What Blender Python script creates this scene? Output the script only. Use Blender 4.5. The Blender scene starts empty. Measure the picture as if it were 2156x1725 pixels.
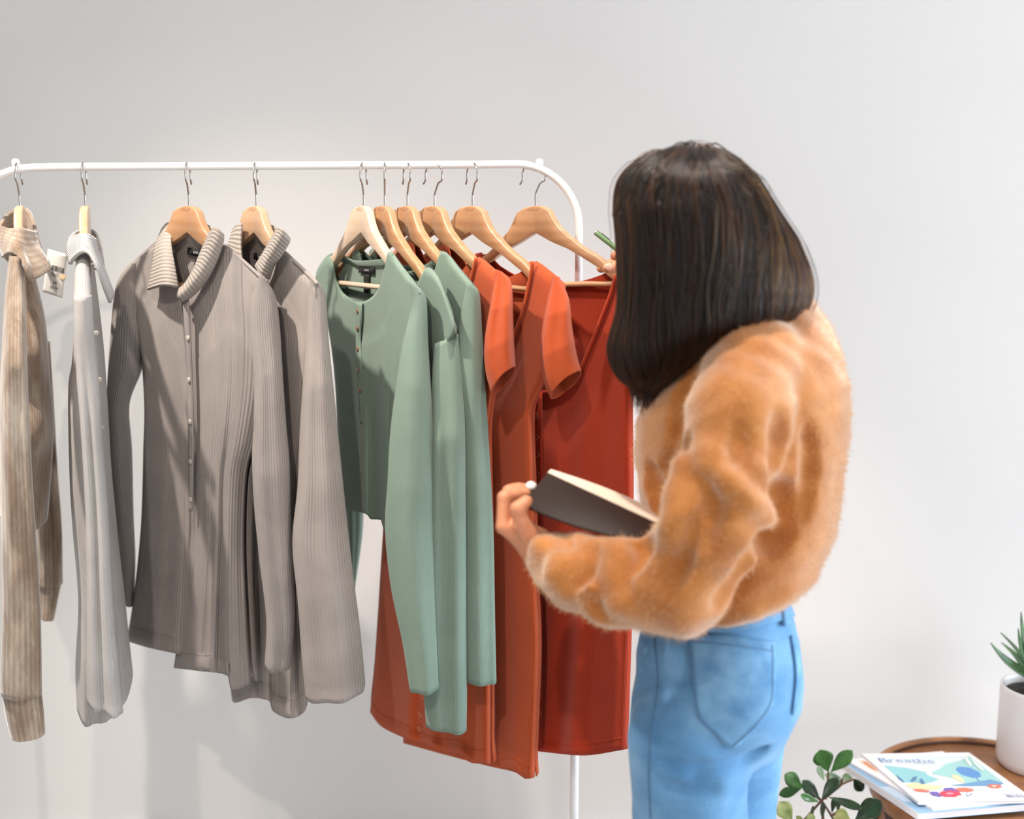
import bpy, math, random
import numpy as np
from mathutils import Vector

random.seed(7); RNG = np.random.default_rng(11)
scene = bpy.context.scene
COL = scene.collection
PI = math.pi

# ------------------------------------------------------------------ camera, world, lights, exposure
FPX, PW, PH = 2500.0, 2156.0, 1725.0
CAM = np.array([0.0, 0.0, 1.41])
PITCH = math.radians(8.7)
cd = bpy.data.cameras.new('camera'); cam = bpy.data.objects.new('camera', cd); COL.objects.link(cam)
cam.location = CAM; cam.rotation_euler = (PI/2 - PITCH, 0, 0)
cd.sensor_fit = 'HORIZONTAL'; cd.sensor_width = 36.0; cd.lens = FPX/PW*36.0
cd.dof.use_dof = True; cd.dof.focus_distance = 1.93; cd.dof.aperture_fstop = 2.0
scene.camera = cam

world = bpy.data.worlds.new('world'); scene.world = world; world.use_nodes = True
bg = world.node_tree.nodes['Background']
bg.inputs[0].default_value = (1.0, 0.975, 0.95, 1); bg.inputs[1].default_value = 0.60

def light(name, kind, loc, target, energy, color, **kw):
    ld = bpy.data.lights.new(name, kind); ld.energy = energy; ld.color = color
    for k, v in kw.items(): setattr(ld, k, v)
    o = bpy.data.objects.new(name, ld); COL.objects.link(o); o.location = loc
    o.rotation_euler = (Vector(target) - Vector(loc)).to_track_quat('-Z', 'Y').to_euler()
    return o
light('track_spot_key', 'SPOT', (-0.40, -0.25, 2.68), (-0.42, 2.0, 0.98), 88, (1.0, 0.89, 0.77), spot_size=math.radians(44), spot_blend=0.8, shadow_soft_size=0.03)
light('track_spot_left', 'SPOT', (-1.15, 1.42, 2.72), (-0.42, 2.0, 0.95), 210, (1.0, 0.90, 0.80), spot_size=math.radians(52), spot_blend=0.9, shadow_soft_size=0.03)
light('track_spot_right', 'SPOT', (0.12, 1.42, 2.78), (0.22, 1.80, 1.05), 120, (1.0, 0.90, 0.80), spot_size=math.radians(50), spot_blend=0.9, shadow_soft_size=0.03)
light('window_daylight', 'AREA', (5.6, 1.00, 1.10), (0.2, 1.9, 0.8), 395, (0.78, 0.89, 1.0), shape='RECTANGLE', size=2.8, size_y=2.1)
light('added_low_wall_fill', 'AREA', (2.6, -2.0, 0.95), (0.2, 2.4, 0.3), 40, (0.90, 0.95, 1.0), shape='RECTANGLE', size=2.0, size_y=1.5)  # unseen area light, added to brighten the lower wall

scene.view_settings.view_transform = 'Standard'; scene.view_settings.look = 'None'
scene.view_settings.gamma = 1.0; scene.view_settings.use_curve_mapping = False
scene.view_settings.exposure = 0.0
scene.cycles.use_denoising = True
scene.cycles.max_bounces = 8

# ------------------------------------------------------------------ helpers
def lin(r, g, b):
    f = lambda c: (c/255/12.92) if c/255 <= 0.04045 else ((c/255+0.055)/1.055)**2.4
    return (f(r), f(g), f(b), 1.0)

FW = np.array([0, math.cos(PITCH), -math.sin(PITCH)]); UP = np.array([0, math.sin(PITCH), math.cos(PITCH)]); RT = np.array([1.0, 0, 0])
def rays(p):
    p = np.asarray(p, float)
    return FW + ((p[..., 0]-PW/2)/FPX)[..., None]*RT - ((p[..., 1]-PH/2)/FPX)[..., None]*UP
def W(p, Y):
    d = rays(p); return CAM + d*(np.asarray(Y, float)/d[..., 1])[..., None]
def WZ(p, z):
    d = rays(p); return CAM + d*((z-CAM[2])/d[..., 2])[..., None]
def proj(P):
    q = np.asarray(P) - CAM; t = q@FW
    return np.stack([PW/2 + FPX*(q@RT)/t, PH/2 - FPX*(q@UP)/t], -1)
def w1(x, y, Y): return W(np.array([x, y], float), Y)
def PXM(Y): return Y/FPX/0.96      # metres per photo pixel near depth Y

def curve(pts, n, sharp=False):
    p = np.asarray(pts, float)
    if len(p) == 2 or sharp: q = p
    else:
        e = np.vstack([2*p[0]-p[1], p, 2*p[-1]-p[-2]]); out = []
        for i in range(1, len(e)-2):
            t = np.linspace(0, 1, 14, endpoint=False)[:, None]
            a, b, c, d = e[i-1], e[i], e[i+1], e[i+2]
            out.append(0.5*((2*b)+(c-a)*t+(2*a-5*b+4*c-d)*t*t+(3*b-a-3*c+d)*t**3))
        q = np.vstack(out+[p[-1:]])
    L = np.r_[0, np.cumsum(np.linalg.norm(np.diff(q, axis=0), axis=1))]
    s = np.linspace(0, L[-1], n)
    return np.stack([np.interp(s, L, q[:, k]) for k in range(p.shape[1])], -1)
def coons(top, bottom, left, right, nu, nv):
    T, B, L, R = curve(top, nu), curve(bottom, nu), curve(left, nv), curve(right, nv)
    u = np.linspace(0, 1, nu)[None, :, None]; v = np.linspace(0, 1, nv)[:, None, None]
    return (1-v)*T[None]+v*B[None]+(1-u)*L[:, None]+u*R[:, None] - ((1-u)*(1-v)*T[0]+u*(1-v)*T[-1]+(1-u)*v*B[0]+u*v*B[-1])

def empty(name, loc, label=None, cat=None, group=None):
    o = bpy.data.objects.new(name, None); COL.objects.link(o); o.location = [float(c) for c in loc]
    o.empty_display_size = 0.05
    if label: o['label'] = label
    if cat: o['category'] = cat
    if group: o['group'] = group
    return o
def root_loc(p):
    l = np.zeros(3)
    while p is not None:
        l = l + np.array(p.location); p = p.parent
    return l
def mk(name, V, F, mat, parent=None, smooth=True, uv=None, solid=0.0, label=None):
    me = bpy.data.meshes.new(name)
    V = np.asarray(V, float).reshape(-1, 3) - root_loc(parent)
    me.from_pydata(V.tolist(), [], [tuple(int(i) for i in f) for f in F]); me.update()
    if uv is not None:
        lay = me.uv_layers.new(name='UVMap'); idx = np.empty(len(me.loops), int); me.loops.foreach_get('vertex_index', idx)
        lay.data.foreach_set('uv', np.asarray(uv, float).reshape(-1, 2)[idx].ravel())
    if smooth: me.polygons.foreach_set('use_smooth', [True]*len(me.polygons))
    if mat: me.materials.append(mat)
    o = bpy.data.objects.new(name, me); COL.objects.link(o)
    if parent is not None: o.parent = parent
    if solid:
        m = o.modifiers.new('thickness', 'SOLIDIFY'); m.thickness = solid; m.offset = 0
    if label: o['label'] = label
    return o
def tag(o, label, cat, group=None):
    o['label'] = label; o['category'] = cat
    if group: o['group'] = group
    return o
def grid_faces(nv, nu, wrap=False):
    i, j = np.meshgrid(np.arange(nv-1), np.arange(nu if wrap else nu-1), indexing='ij'); j2 = (j+1) % nu
    return np.stack([i*nu+j, i*nu+j2, (i+1)*nu+j2, (i+1)*nu+j], -1).reshape(-1, 4)
def tube_geo(path, r, ns=10, base=0):
    P = np.asarray(path, float); n = len(P); r = np.broadcast_to(np.asarray(r, float), (n,))
    T = np.gradient(P, axis=0); T /= np.linalg.norm(T, axis=1)[:, None]+1e-12
    ref = np.array([0, 0, 1.0]) if abs(T[0][2]) < 0.9 else np.array([1.0, 0, 0])
    N = np.zeros_like(P); N[0] = ref-T[0]*(ref@T[0]); N[0] /= np.linalg.norm(N[0])
    for i in range(1, n):
        v = N[i-1]-T[i]*(N[i-1]@T[i]); N[i] = v/(np.linalg.norm(v)+1e-12)
    B = np.cross(T, N); a = np.linspace(0, 2*PI, ns, endpoint=False)
    V = P[:, None]+r[:, None, None]*(np.cos(a)[None, :, None]*N[:, None]+np.sin(a)[None, :, None]*B[:, None])
    F = [tuple(f+base) for f in grid_faces(n, ns, True)]
    F += [tuple(base+k for k in range(ns))[::-1], tuple(base+(n-1)*ns+k for k in range(ns))]
    return V.reshape(-1, 3), F
def tube(name, path, r, mat, parent=None, ns=10, **kw):
    V, F = tube_geo(path, r, ns); return mk(name, V, F, mat, parent, **kw)
def lathe(name, prof, c, mat, parent, ns=48, **kw):
    prof = np.asarray(prof, float); a = np.linspace(0, 2*PI, ns, endpoint=False); c = np.asarray(c, float)
    V = np.stack([c[0]+prof[:, 0:1]*np.cos(a), c[1]+prof[:, 0:1]*np.sin(a), np.broadcast_to(c[2]+prof[:, 1:2], (len(prof), ns))], -1)
    return mk(name, V, grid_faces(len(prof), ns, True), mat, parent, **kw)
def disc_geo(c, n, r, t, ns=14, base=0, dome=0.0):
    c = np.asarray(c, float); n = np.asarray(n, float)/np.linalg.norm(n)
    a = np.cross(n, [0, 0, 1.0]); a = a/np.linalg.norm(a) if np.linalg.norm(a) > 1e-6 else np.array([1.0, 0, 0]); b = np.cross(n, a)
    th = np.linspace(0, 2*PI, ns, endpoint=False); rings = []
    for rr, h in ((r, 0), (r, t*0.7), (r*0.8, t), (r*0.3, t+dome)):
        rings.append(c+n*h+rr*(np.cos(th)[:, None]*a+np.sin(th)[:, None]*b))
    V = np.vstack(rings); F = [tuple(f+base) for f in grid_faces(4, ns, True)]
    F.append(tuple(base+3*ns+k for k in range(ns)))
    return V, F
def box_geo(lo, hi, base=0):
    x0, y0, z0 = lo; x1, y1, z1 = hi
    V = [(x0,y0,z0),(x1,y0,z0),(x1,y1,z0),(x0,y1,z0),(x0,y0,z1),(x1,y0,z1),(x1,y1,z1),(x0,y1,z1)]
    F = [(0,3,2,1),(4,5,6,7),(0,1,5,4),(1,2,6,5),(2,3,7,6),(3,0,4,7)]
    return V, [tuple(i+base for i in f) for f in F]

# ------------------------------------------------------------------ materials
class NT:
    def __init__(s, name):
        s.m = bpy.data.materials.new(name); s.m.use_nodes = True; s.t = s.m.node_tree; s.b = s.t.nodes['Principled BSDF']
    def n(s, typ, **kw):
        x = s.t.nodes.new(typ)
        for k, v in kw.items(): setattr(x, k, v)
        return x
    def l(s, a, b): s.t.links.new(a, b)
    def set(s, **kw):
        for k, v in kw.items(): s.b.inputs[k.replace('_', ' ')].default_value = v
    def math(s, op, a, b=None):
        x = s.n('ShaderNodeMath', operation=op)
        for i, q in enumerate((a, b)):
            if q is None: continue
            if isinstance(q, (int, float)): x.inputs[i].default_value = q
            else: s.l(q, x.inputs[i])
        return x.outputs[0]
    def noise(s, scale, detail=3, src='Object', vec=None, rough=0.5):
        tc = s.n('ShaderNodeTexCoord'); mp = s.n('ShaderNodeMapping'); s.l(tc.outputs[src], mp.inputs[0])
        if vec: mp.inputs['Scale'].default_value = vec
        x = s.n('ShaderNodeTexNoise'); x.inputs['Scale'].default_value = scale; x.inputs['Detail'].default_value = detail
        x.inputs['Roughness'].default_value = rough
        s.l(mp.outputs[0], x.inputs[0]); return x.outputs[0]
    def ramp(s, fac, stops):
        r = s.n('ShaderNodeValToRGB'); e = r.color_ramp.elements
        while len(e) < len(stops): e.new(0.5)
        for k, (p, c) in enumerate(stops): e[k].position = p; e[k].color = c
        s.l(fac, r.inputs[0]); return r.outputs[0]
    def bump(s, h, strength, dist):
        b = s.n('ShaderNodeBump'); b.inputs['Strength'].default_value = strength; b.inputs['Distance'].default_value = dist
        s.l(h, b.inputs['Height']); s.l(b.outputs[0], s.b.inputs['Normal']); return b
def sc(c, k): return (min(1, c[0]*k), min(1, c[1]*k), min(1, c[2]*k), 1)
def plain(name, c, rough=0.5, metal=0.0, spec=0.5, **kw):
    m = NT(name); m.set(Base_Color=c, Roughness=rough, Metallic=metal, Specular_IOR_Level=spec, **kw); return m.m
def cloth(name, c, rib=0.0, rs=0.5, rough=0.9, sheen=0.12, var=0.10, fuzz=0.3):
    m = NT(name); m.set(Roughness=rough, Specular_IOR_Level=0.15, Sheen_Weight=sheen, Sheen_Roughness=0.5)
    n1 = m.noise(14, 3); col = m.ramp(n1, [(0.3, sc(c, 1-var)), (0.7, sc(c, 1+var))])
    m.l(col, m.b.inputs['Base Color'])
    fine = m.noise(900, 2)
    h = m.math('MULTIPLY', fine, fuzz)
    if rib:
        tc = m.n('ShaderNodeTexCoord'); sx = m.n('ShaderNodeSeparateXYZ'); m.l(tc.outputs['UV'], sx.inputs[0])
        s_ = m.math('SINE', m.math('MULTIPLY', sx.outputs[0], 2*PI/rib))
        s_ = m.math('MULTIPLY', m.math('POWER', m.math('MULTIPLY_ADD', s_, 0.5), 1.0), 1.0)
        h = m.math('ADD', h, s_)
    m.bump(h, rs, 0.0012)
    return m.m
def wood(name, c1, c2, scale=30, rough=0.35, vec=(0.25, 1, 1.6), coat=0.3):
    m = NT(name); n1 = m.noise(scale, 4, vec=vec, rough=0.6)
    tc = m.n('ShaderNodeTexCoord'); mp = m.n('ShaderNodeMapping'); m.l(tc.outputs['Object'], mp.inputs[0]); mp.inputs['Scale'].default_value = vec
    wv = m.n('ShaderNodeTexWave', wave_type='RINGS', rings_direction='X'); wv.inputs['Scale'].default_value = scale*0.5; wv.inputs['Distortion'].default_value = 6
    wv.inputs['Detail'].default_value = 2; m.l(mp.outputs[0], wv.inputs[0])
    f = m.math('ADD', m.math('MULTIPLY', n1, 0.85), m.math('MULTIPLY', wv.outputs[1], 0.15))
    if 'beech' in name:
        k = m.ramp(m.noise(17, 1, vec=(0.8, 2, 1.3)), [(0.655, (1, 1, 1, 1)), (0.69, (0.62, 0.48, 0.38, 1)), (0.73, (0.95, 0.92, 0.9, 1))])
        mx = m.n('ShaderNodeMix', data_type='RGBA', blend_type='MULTIPLY'); mx.inputs[0].default_value = 0.75
        m.l(m.ramp(f, [(0.25, c1), (0.75, c2)]), mx.inputs[6]); m.l(k, mx.inputs[7]); m.l(mx.outputs[2], m.b.inputs['Base Color'])
    else: m.l(m.ramp(f, [(0.25, c1), (0.75, c2)]), m.b.inputs['Base Color'])
    m.set(Roughness=rough, Coat_Weight=coat, Coat_Roughness=0.25); m.bump(f, 0.08, 0.001)
    return m.m

M = {}
mw = NT('wall_paint'); mw.set(Roughness=0.92, Specular_IOR_Level=0.1)
mw.l(mw.ramp(mw.noise(2.0, 2), [(0.3, lin(217, 214, 211)), (0.7, lin(220, 217, 214))]), mw.b.inputs['Base Color']); mw.bump(mw.noise(350, 3), 0.08, 0.001)
M['wall'] = mw.m
M['floor'] = wood('pale_floor_boards', lin(206, 200, 194), lin(226, 221, 216), 12, 0.5)
M['white_metal'] = plain('white_powder_coat', lin(232, 231, 230), 0.3)
M['steel'] = plain('polished_steel', (0.42, 0.38, 0.36, 1), 0.22, 1.0)
M['hanger'] = [wood('beech_wood_%s' % n, a, b, 26) for n, a, b in (
    ('pale', lin(192, 154, 120), lin(206, 170, 138)), ('honey', lin(174, 128, 90), lin(194, 150, 112)), ('cream', lin(206, 177, 150), lin(216, 192, 168)), ('knotty', lin(170, 124, 88), lin(196, 152, 114)))]
M['taupe'] = cloth('taupe_rib_knit', lin(151, 143, 139), 0.0054, 0.8)
M['taupe2'] = cloth('warm_taupe_rib_knit', lin(155, 146, 141), 0.0056, 0.8)
M['collar'] = cloth('taupe_collar_rib', lin(164, 155, 147), 0.0075, 1.0)
M['pale'] = cloth('pale_grey_rib_knit', lin(186, 182, 180), 0.006, 0.8)
M['palecollar'] = cloth('pale_grey_collar_rib', lin(190, 187, 186), 0.006, 0.9)
M['sage'] = cloth('sage_green_jersey', lin(120, 139, 126), 0.0023, 0.35, var=0.05)
M['rust'] = cloth('rust_rib_jersey', lin(182, 80, 43), 0.0026, 0.5, var=0.05)
M['rustshaded'] = cloth('shaded_rust_rib_jersey', lin(172, 56, 30), 0.0026, 0.5, var=0.05)  # same rust jersey, with shade and red bounce put into its colour
mv = NT('beige_crushed_velvet'); mv.set(Roughness=0.75, Sheen_Weight=0.7, Sheen_Roughness=0.35, Specular_IOR_Level=0.2)
tcv = mv.n('ShaderNodeTexCoord'); sxv = mv.n('ShaderNodeSeparateXYZ'); mv.l(tcv.outputs['UV'], sxv.inputs[0])
rb = mv.math('SINE', mv.math('MULTIPLY', sxv.outputs[0], 2*PI/0.011)); nz = mv.noise(26, 6, vec=(1, 1, 0.3), rough=0.65)
fv = mv.math('ADD', mv.math('MULTIPLY', rb, 0.045), nz)
mv.l(mv.ramp(fv, [(0.3, lin(122, 101, 84)), (0.5, lin(152, 133, 116)), (0.72, lin(192, 179, 164))]), mv.b.inputs['Base Color']); mv.bump(fv, 0.7, 0.003)
M['velvet'] = mv.m
M['skin'] = NT('skin'); M['skin'].set(Base_Color=lin(206, 138, 102), Roughness=0.5, Subsurface_Weight=0.12, Subsurface_Radius=(0.01, 0.004, 0.002)); M['skin'].bump(M['skin'].noise(300, 2), 0.1, 0.0006); M['skin'] = M['skin'].m
M['nail'] = plain('nail', lin(222, 168, 144), 0.3)
M['nailwhite'] = plain('white_nail_polish', lin(245, 238, 232), 0.2)
msw = NT('mustard_wool'); msw.set(Roughness=0.95, Sheen_Weight=1.0, Sheen_Tint=(1, .93, .85, 1), Sheen_Roughness=0.5, Specular_IOR_Level=0.1)
msw.l(msw.ramp(msw.noise(22, 4), [(0.3, lin(168, 100, 43)), (0.7, lin(194, 126, 64))]), msw.b.inputs['Base Color']); msw.bump(msw.noise(260, 4, rough=0.7), 0.5, 0.003)
M['wool'] = msw.m
M['fuzz'] = plain('mohair_fibre', lin(228, 184, 136), 0.7, spec=0.4)
mj = NT('light_blue_denim'); mj.set(Roughness=0.85, Specular_IOR_Level=0.15, Sheen_Weight=0.15)
fj = mj.math('ADD', mj.math('MULTIPLY', mj.noise(9, 3, vec=(1, 1, 1.8)), 0.75), mj.math('MULTIPLY', mj.noise(420, 2), 0.25))
mj.l(mj.ramp(fj, [(0.3, lin(78, 126, 170)), (0.5, lin(104, 152, 194)), (0.72, lin(140, 184, 220))]), mj.b.inputs['Base Color']); mj.bump(mj.noise(500, 3), 0.35, 0.0015)
M['denim'] = mj.m
mp_ = NT('faded_denim_pocket'); mp_.set(Roughness=0.85, Specular_IOR_Level=0.15)
mp_.l(mp_.ramp(mp_.noise(40, 4), [(0.3, lin(92, 140, 184)), (0.7, lin(128, 174, 212))]), mp_.b.inputs['Base Color']); mp_.bump(mp_.noise(500, 3), 0.35, 0.0015)
M['denimlight'] = mp_.m
M['stitch'] = plain('denim_stitching', lin(88, 124, 158), 0.9)
mh = NT('dark_brown_hair'); hb = mh.n('ShaderNodeBsdfHairPrincipled', parametrization='MELANIN')
hb.inputs['Melanin'].default_value = 0.87; hb.inputs['Melanin Redness'].default_value = 0.35; hb.inputs['Roughness'].default_value = 0.32; hb.inputs['Radial Roughness'].default_value = 0.4; hb.inputs['Random Color'].default_value = 0.35; hb.inputs['Coat'].default_value = 0.2
mh.l(hb.outputs[0], mh.t.nodes['Material Output'].inputs['Surface'])
M['hair'] = mh.m
M['hairbase'] = plain('dark_hair_under', lin(20, 14, 11), 0.6)
M['black'] = plain('black_woven_label', lin(22, 21, 22), 0.8)
M['labelink'] = plain('label_thread', lin(150, 148, 146), 0.8)
M['pearl'] = plain('pearl_button', lin(186, 178, 168), 0.3)
M['brownbutton'] = plain('brown_button', lin(120, 84, 62), 0.35)
M['snap'] = plain('rust_snap_ring', lin(214, 140, 110), 0.3, 0.6)
M['paper'] = plain('white_card', lin(226, 222, 216), 0.7)
M['ink'] = plain('printed_ink', lin(34, 32, 34), 0.8)
M['sticker'] = plain('beige_sticker', lin(206, 182, 146), 0.5)
M['bookcover'] = plain('dark_brown_leather', lin(38, 22, 16), 0.5, spec=0.25)
M['pages'] = plain('cream_pages', lin(222, 202, 184), 0.8)
M['pen'] = plain('green_pen_barrel', lin(122, 152, 106), 0.25, 0.2)
M['ceramic'] = plain('white_ceramic', lin(236, 233, 232), 0.35)
M['soil'] = NT('dark_soil'); M['soil'].set(Roughness=0.9); M['soil'].l(M['soil'].ramp(M['soil'].noise(160, 3), [(0.4, lin(26, 22, 20)), (0.7, lin(84, 76, 70))]), M['soil'].b.inputs['Base Color']); M['soil'].bump(M['soil'].noise(160, 3), 1, 0.01); M['soil'] = M['soil'].m
def leafmat(name, a, b, rough=0.3):
    m = NT(name); m.set(Roughness=rough); m.l(m.ramp(m.noise(40, 3), [(0.35, a), (0.7, b)]), m.b.inputs['Base Color']); return m.m
M['leaf'] = leafmat('glossy_green_leaf', lin(50, 92, 40), lin(82, 130, 60)); M['leafdark'] = leafmat('dark_green_leaf', lin(26, 46, 26), lin(44, 72, 36))
M['leafpale'] = leafmat('pale_leaf_underside', lin(120, 146, 112), lin(156, 178, 146), 0.5); M['leaflime'] = leafmat('variegated_leaf', lin(120, 142, 70), lin(200, 196, 132), 0.4)
M['stem'] = plain('brown_stem', lin(104, 72, 52), 0.7)
M['succulent'] = leafmat('succulent_leaf', lin(48, 82, 46), lin(78, 116, 66), 0.4)
M['tablewood'] = wood('carved_mango_wood', lin(112, 70, 40), lin(186, 130, 84), 16, 0.5, (1, 1, 1), 0.1)
M['tabledark'] = plain('dark_wood_line', lin(70, 42, 28), 0.6)

# ------------------------------------------------------------------ room shell
WALLY = 2.50
def shell(name, lo, hi, mat):
    V, F = box_geo(lo, hi); o = mk(name, V, F, mat, smooth=False); o['kind'] = 'structure'; return o
shell('wall_back', (-3.2, WALLY, 0), (3.4, WALLY+0.1, 2.9), M['wall'])
shell('wall_left', (-3.3, -2.2, 0), (-3.2, WALLY+0.1, 2.9), M['wall'])
shell('floor', (-3.3, -2.2, -0.1), (3.4, WALLY+0.1, 0), M['floor'])
shell('ceiling', (-3.3, -2.2, 2.9), (3.4, WALLY+0.1, 3.0), M['wall'])
V, F = box_geo((-3.2, WALLY-0.015, 0), (3.4, WALLY, 0.09)); o = mk('baseboard_back', V, F, M['white_metal'], smooth=False); o['kind'] = 'structure'

# ------------------------------------------------------------------ clothing rack
RY = 2.0
zl, zr = w1(60, 352, RY)[2], w1(1060, 346.5, RY)[2]
xl, xr = w1(-112, 352, RY)[0], w1(1219, 500, RY)[0]
def rail_z(x): return zl+(zr-zl)*(x-w1(60, 352, RY)[0])/(w1(1060, 346.5, RY)[0]-w1(60, 352, RY)[0])
rack = empty('clothing_rack', (0.5*(xl+xr), RY, 0), 'white tubular metal clothes rack with rounded top corners', 'clothes rack')
RB = 0.105; RBL = 0.145; RR = 0.0066
pts = []
for k in range(13):
    a = PI-k/12*PI/2; pts.append((xl+RBL+RBL*math.cos(a), RY, rail_z(xl)-RBL+RBL*math.sin(a)))
for k in range(1, 12):
    x = xl+RBL+(xr-xl-RB-RBL)*k/12; pts.append((x, RY, rail_z(x)))
for k in range(13):
    a = PI/2-k/12*PI/2; pts.append((xr-RB+RB*math.cos(a), RY, rail_z(xr)-RB+RB*math.sin(a)))
ZJ = 1.285
pts = [(xl, RY, ZJ)]+pts+[(xr, RY, ZJ)]
tube('rail', np.array(pts), RR, M['white_metal'], rack, 16)
for x in (xl, xr):
    tube('upright', np.array([(x, RY, 0.03), (x, RY, 0.7), (x, RY, ZJ+0.002)]), RR+0.0012, M['white_metal'], rack, 16)
    tube('foot', np.array([(x, RY-0.23, 0.014), (x, RY, 0.014), (x, RY+0.23, 0.014)]), 0.011, M['white_metal'], rack, 12)
    V, F = disc_geo((x-0.0075, RY, ZJ+0.03), (-1, -0.4, 0), 0.0045, 0.003); mk('screw', V, F, M['steel'], rack)
for z in (0.10,):
    tube('lower_bar', np.array([(xl, RY, z), (0.5*(xl+xr), RY, z), (xr, RY, z)]), 0.007, M['white_metal'], rack, 12)
for px in (33, 1136):
    p = w1(px, 342, RY); zc = w1(px, 352, RY)[2]
    prof = [(0.0001, 0.0105), (0.005, 0.009), (0.0066, 0.005), (0.006, 0.0), (0.0045, -0.004), (0.0045, -0.012)]
    lathe('knob', prof, (p[0], RY, p[2]-0.004), M['white_metal'], rack, 16)

# ------------------------------------------------------------------ hangers
ZTOP = w1(500, 433, RY)[2]
HS = [0, .02, .034, .043, .055, .072, .1, .131, .174, .197, .204]
HT = [0, -.0025, -.009, -.024, -.039, -.052, -.0715, -.088, -.119, -.140, -.148]
HB = [-.0445, -.0535, -.060, -.0635, -.068, -.0745, -.089, -.106, -.136, -.155, -.154]
def hanger_body():
    st = np.r_[-np.array(HS[::-1]), np.array(HS[1:])]
    st = np.unique(np.r_[st, np.linspace(-.204, .204, 61)])
    top = np.interp(np.abs(st), HS, HT); bot = np.interp(np.abs(st), HS, HB)
    tk = 0.0068*np.where(np.abs(st) > 0.200, 0.75, 1.0); rc = 0.0032
    V = []
    for s, t, b, w in zip(st, top, bot, tk):
        y0 = -0.10*min(abs(s), 0.045)
        ring = []
        for cx, cz, a0 in ((w-rc, t-rc, 0), (-(w-rc), t-rc, PI/2), (-(w-rc), b+rc*0.4, PI), (w-rc, b+rc*0.4, 1.5*PI)):
            rr = rc if a0 < PI else rc*0.4
            for k in range(4):
                a = a0+k/3*PI/2; ring.append((s, y0+cx+rc*math.cos(a), cz+rr*math.sin(a)))
        V += ring
    n = len(st); F = [tuple(f) for f in grid_faces(n, 16, True)]
    F += [tuple(range(16)), tuple((n-1)*16+k for k in range(16))[::-1]]
    return V, F
def hook_path():
    hz = zl-0.0125-ZTOP       # arc centre, relative to the hanger top
    r = 0.0195
    p = [(0, 0, -0.015), (0, 0, 0.012), (0.001, 0, 0.020), (0.009, 0, 0.036), (0.0165, 0, hz-0.010)]
    for k in range(0, 13):
        a = -0.1+k/12*(PI+0.25); p.append((r*math.cos(a)-0.001, 0, hz+r*math.sin(a)))
    p += [(-0.0215, 0, hz-0.009), (-0.0255, 0, hz-0.0145)]
    return curve(p, 60)
hv, hf = hanger_body(); hme = {}
hang_specs = [  # px, yaw, hook yaw, wood, label
    (42, 68, 82, 0, 'wooden hanger of the crushed velvet top, leftmost on the rail, seen edge on'),
    (180, 71, 81, 0, 'wooden hanger of the pale grey top, seen edge on, second from the left'),
    (398, 41.4, 87, 1, 'wooden hanger inside the collar of the fully visible taupe shirt'),
    (540, 53, 86, 0, 'wooden hanger inside the partly hidden taupe shirt, beside the green tops'),
    (766, 60, 98, 2, 'palest wooden hanger, carrying the front sage green top with the black label'),
    (810, 57, 85, 1, 'wooden hanger of the middle sage green top with dropped shoulder'),
    (858, 56, 68, 1, 'wooden hanger of the sage green top next to the rust dresses'),
    (915, 53, 41, 3, 'wooden hanger of the short sleeved rust dress next to the green tops'),
    (995, 47, 62, 3, 'wooden hanger of the middle rust dress'),
    (1128, 41, 12, 3, 'wooden hanger at the rail corner, held at its tip by the person')]
HANG = []
hook_me = None; bar_me = None; body_me = {}
for (px, yaw, hyaw, wd, lab) in hang_specs:
    p = w1(px, 433, RY)
    h = empty('coat_hanger', (p[0], RY, ZTOP), lab, 'hanger', 'wooden coat hangers on the rack')
    h.rotation_euler = (0, 0, -math.radians(yaw)) if px not in (810, 1128) else (0, math.radians(2.0 if px == 810 else -3.2), -math.radians(yaw))
    if wd not in body_me:
        me = bpy.data.meshes.new('shoulder_bar'); me.from_pydata(hv, [], hf); me.polygons.foreach_set('use_smooth', [True]*len(me.polygons)); me.materials.append(M['hanger'][wd]); body_me[wd] = me
    o = bpy.data.objects.new('wooden_arms', body_me[wd]); COL.objects.link(o); o.parent = h
    m = o.modifiers.new('es', 'EDGE_SPLIT'); m.split_angle = math.radians(50)
    if hook_me is None:
        V, F = tube_geo(hook_path(), 0.0015, 8); hook_me = bpy.data.meshes.new('hook'); hook_me.from_pydata(V.tolist(), [], F)
        hook_me.polygons.foreach_set('use_smooth', [True]*len(hook_me.polygons)); hook_me.materials.append(M['steel'])
    o = bpy.data.objects.new('hook', hook_me); COL.objects.link(o); o.parent = h; o.rotation_euler = (0, 0, math.radians(yaw-hyaw))
    V, F = tube_geo(np.array([(-.190, -.004, -.141), (-.186, -.004, -.134), (-.1, -.003, -.132), (0, -.003, -.132), (.1, -.003, -.132), (.186, -.004, -.134), (.190, -.004, -.141)]), 0.0045, 10)
    if wd not in hme:
        me = bpy.data.meshes.new('trouser_bar'); me.from_pydata(V.tolist(), [], F); me.polygons.foreach_set('use_smooth', [True]*len(me.polygons)); me.materials.append(M['hanger'][wd]); hme[wd] = me
    o = bpy.data.objects.new('trouser_bar', hme[wd]); COL.objects.link(o); o.parent = h
    a = math.radians(yaw)
    HANG.append((np.array([p[0], RY, ZTOP]), np.array([math.cos(a), -math.sin(a), 0]), np.array([-math.sin(a), -math.cos(a), 0])))

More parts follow.
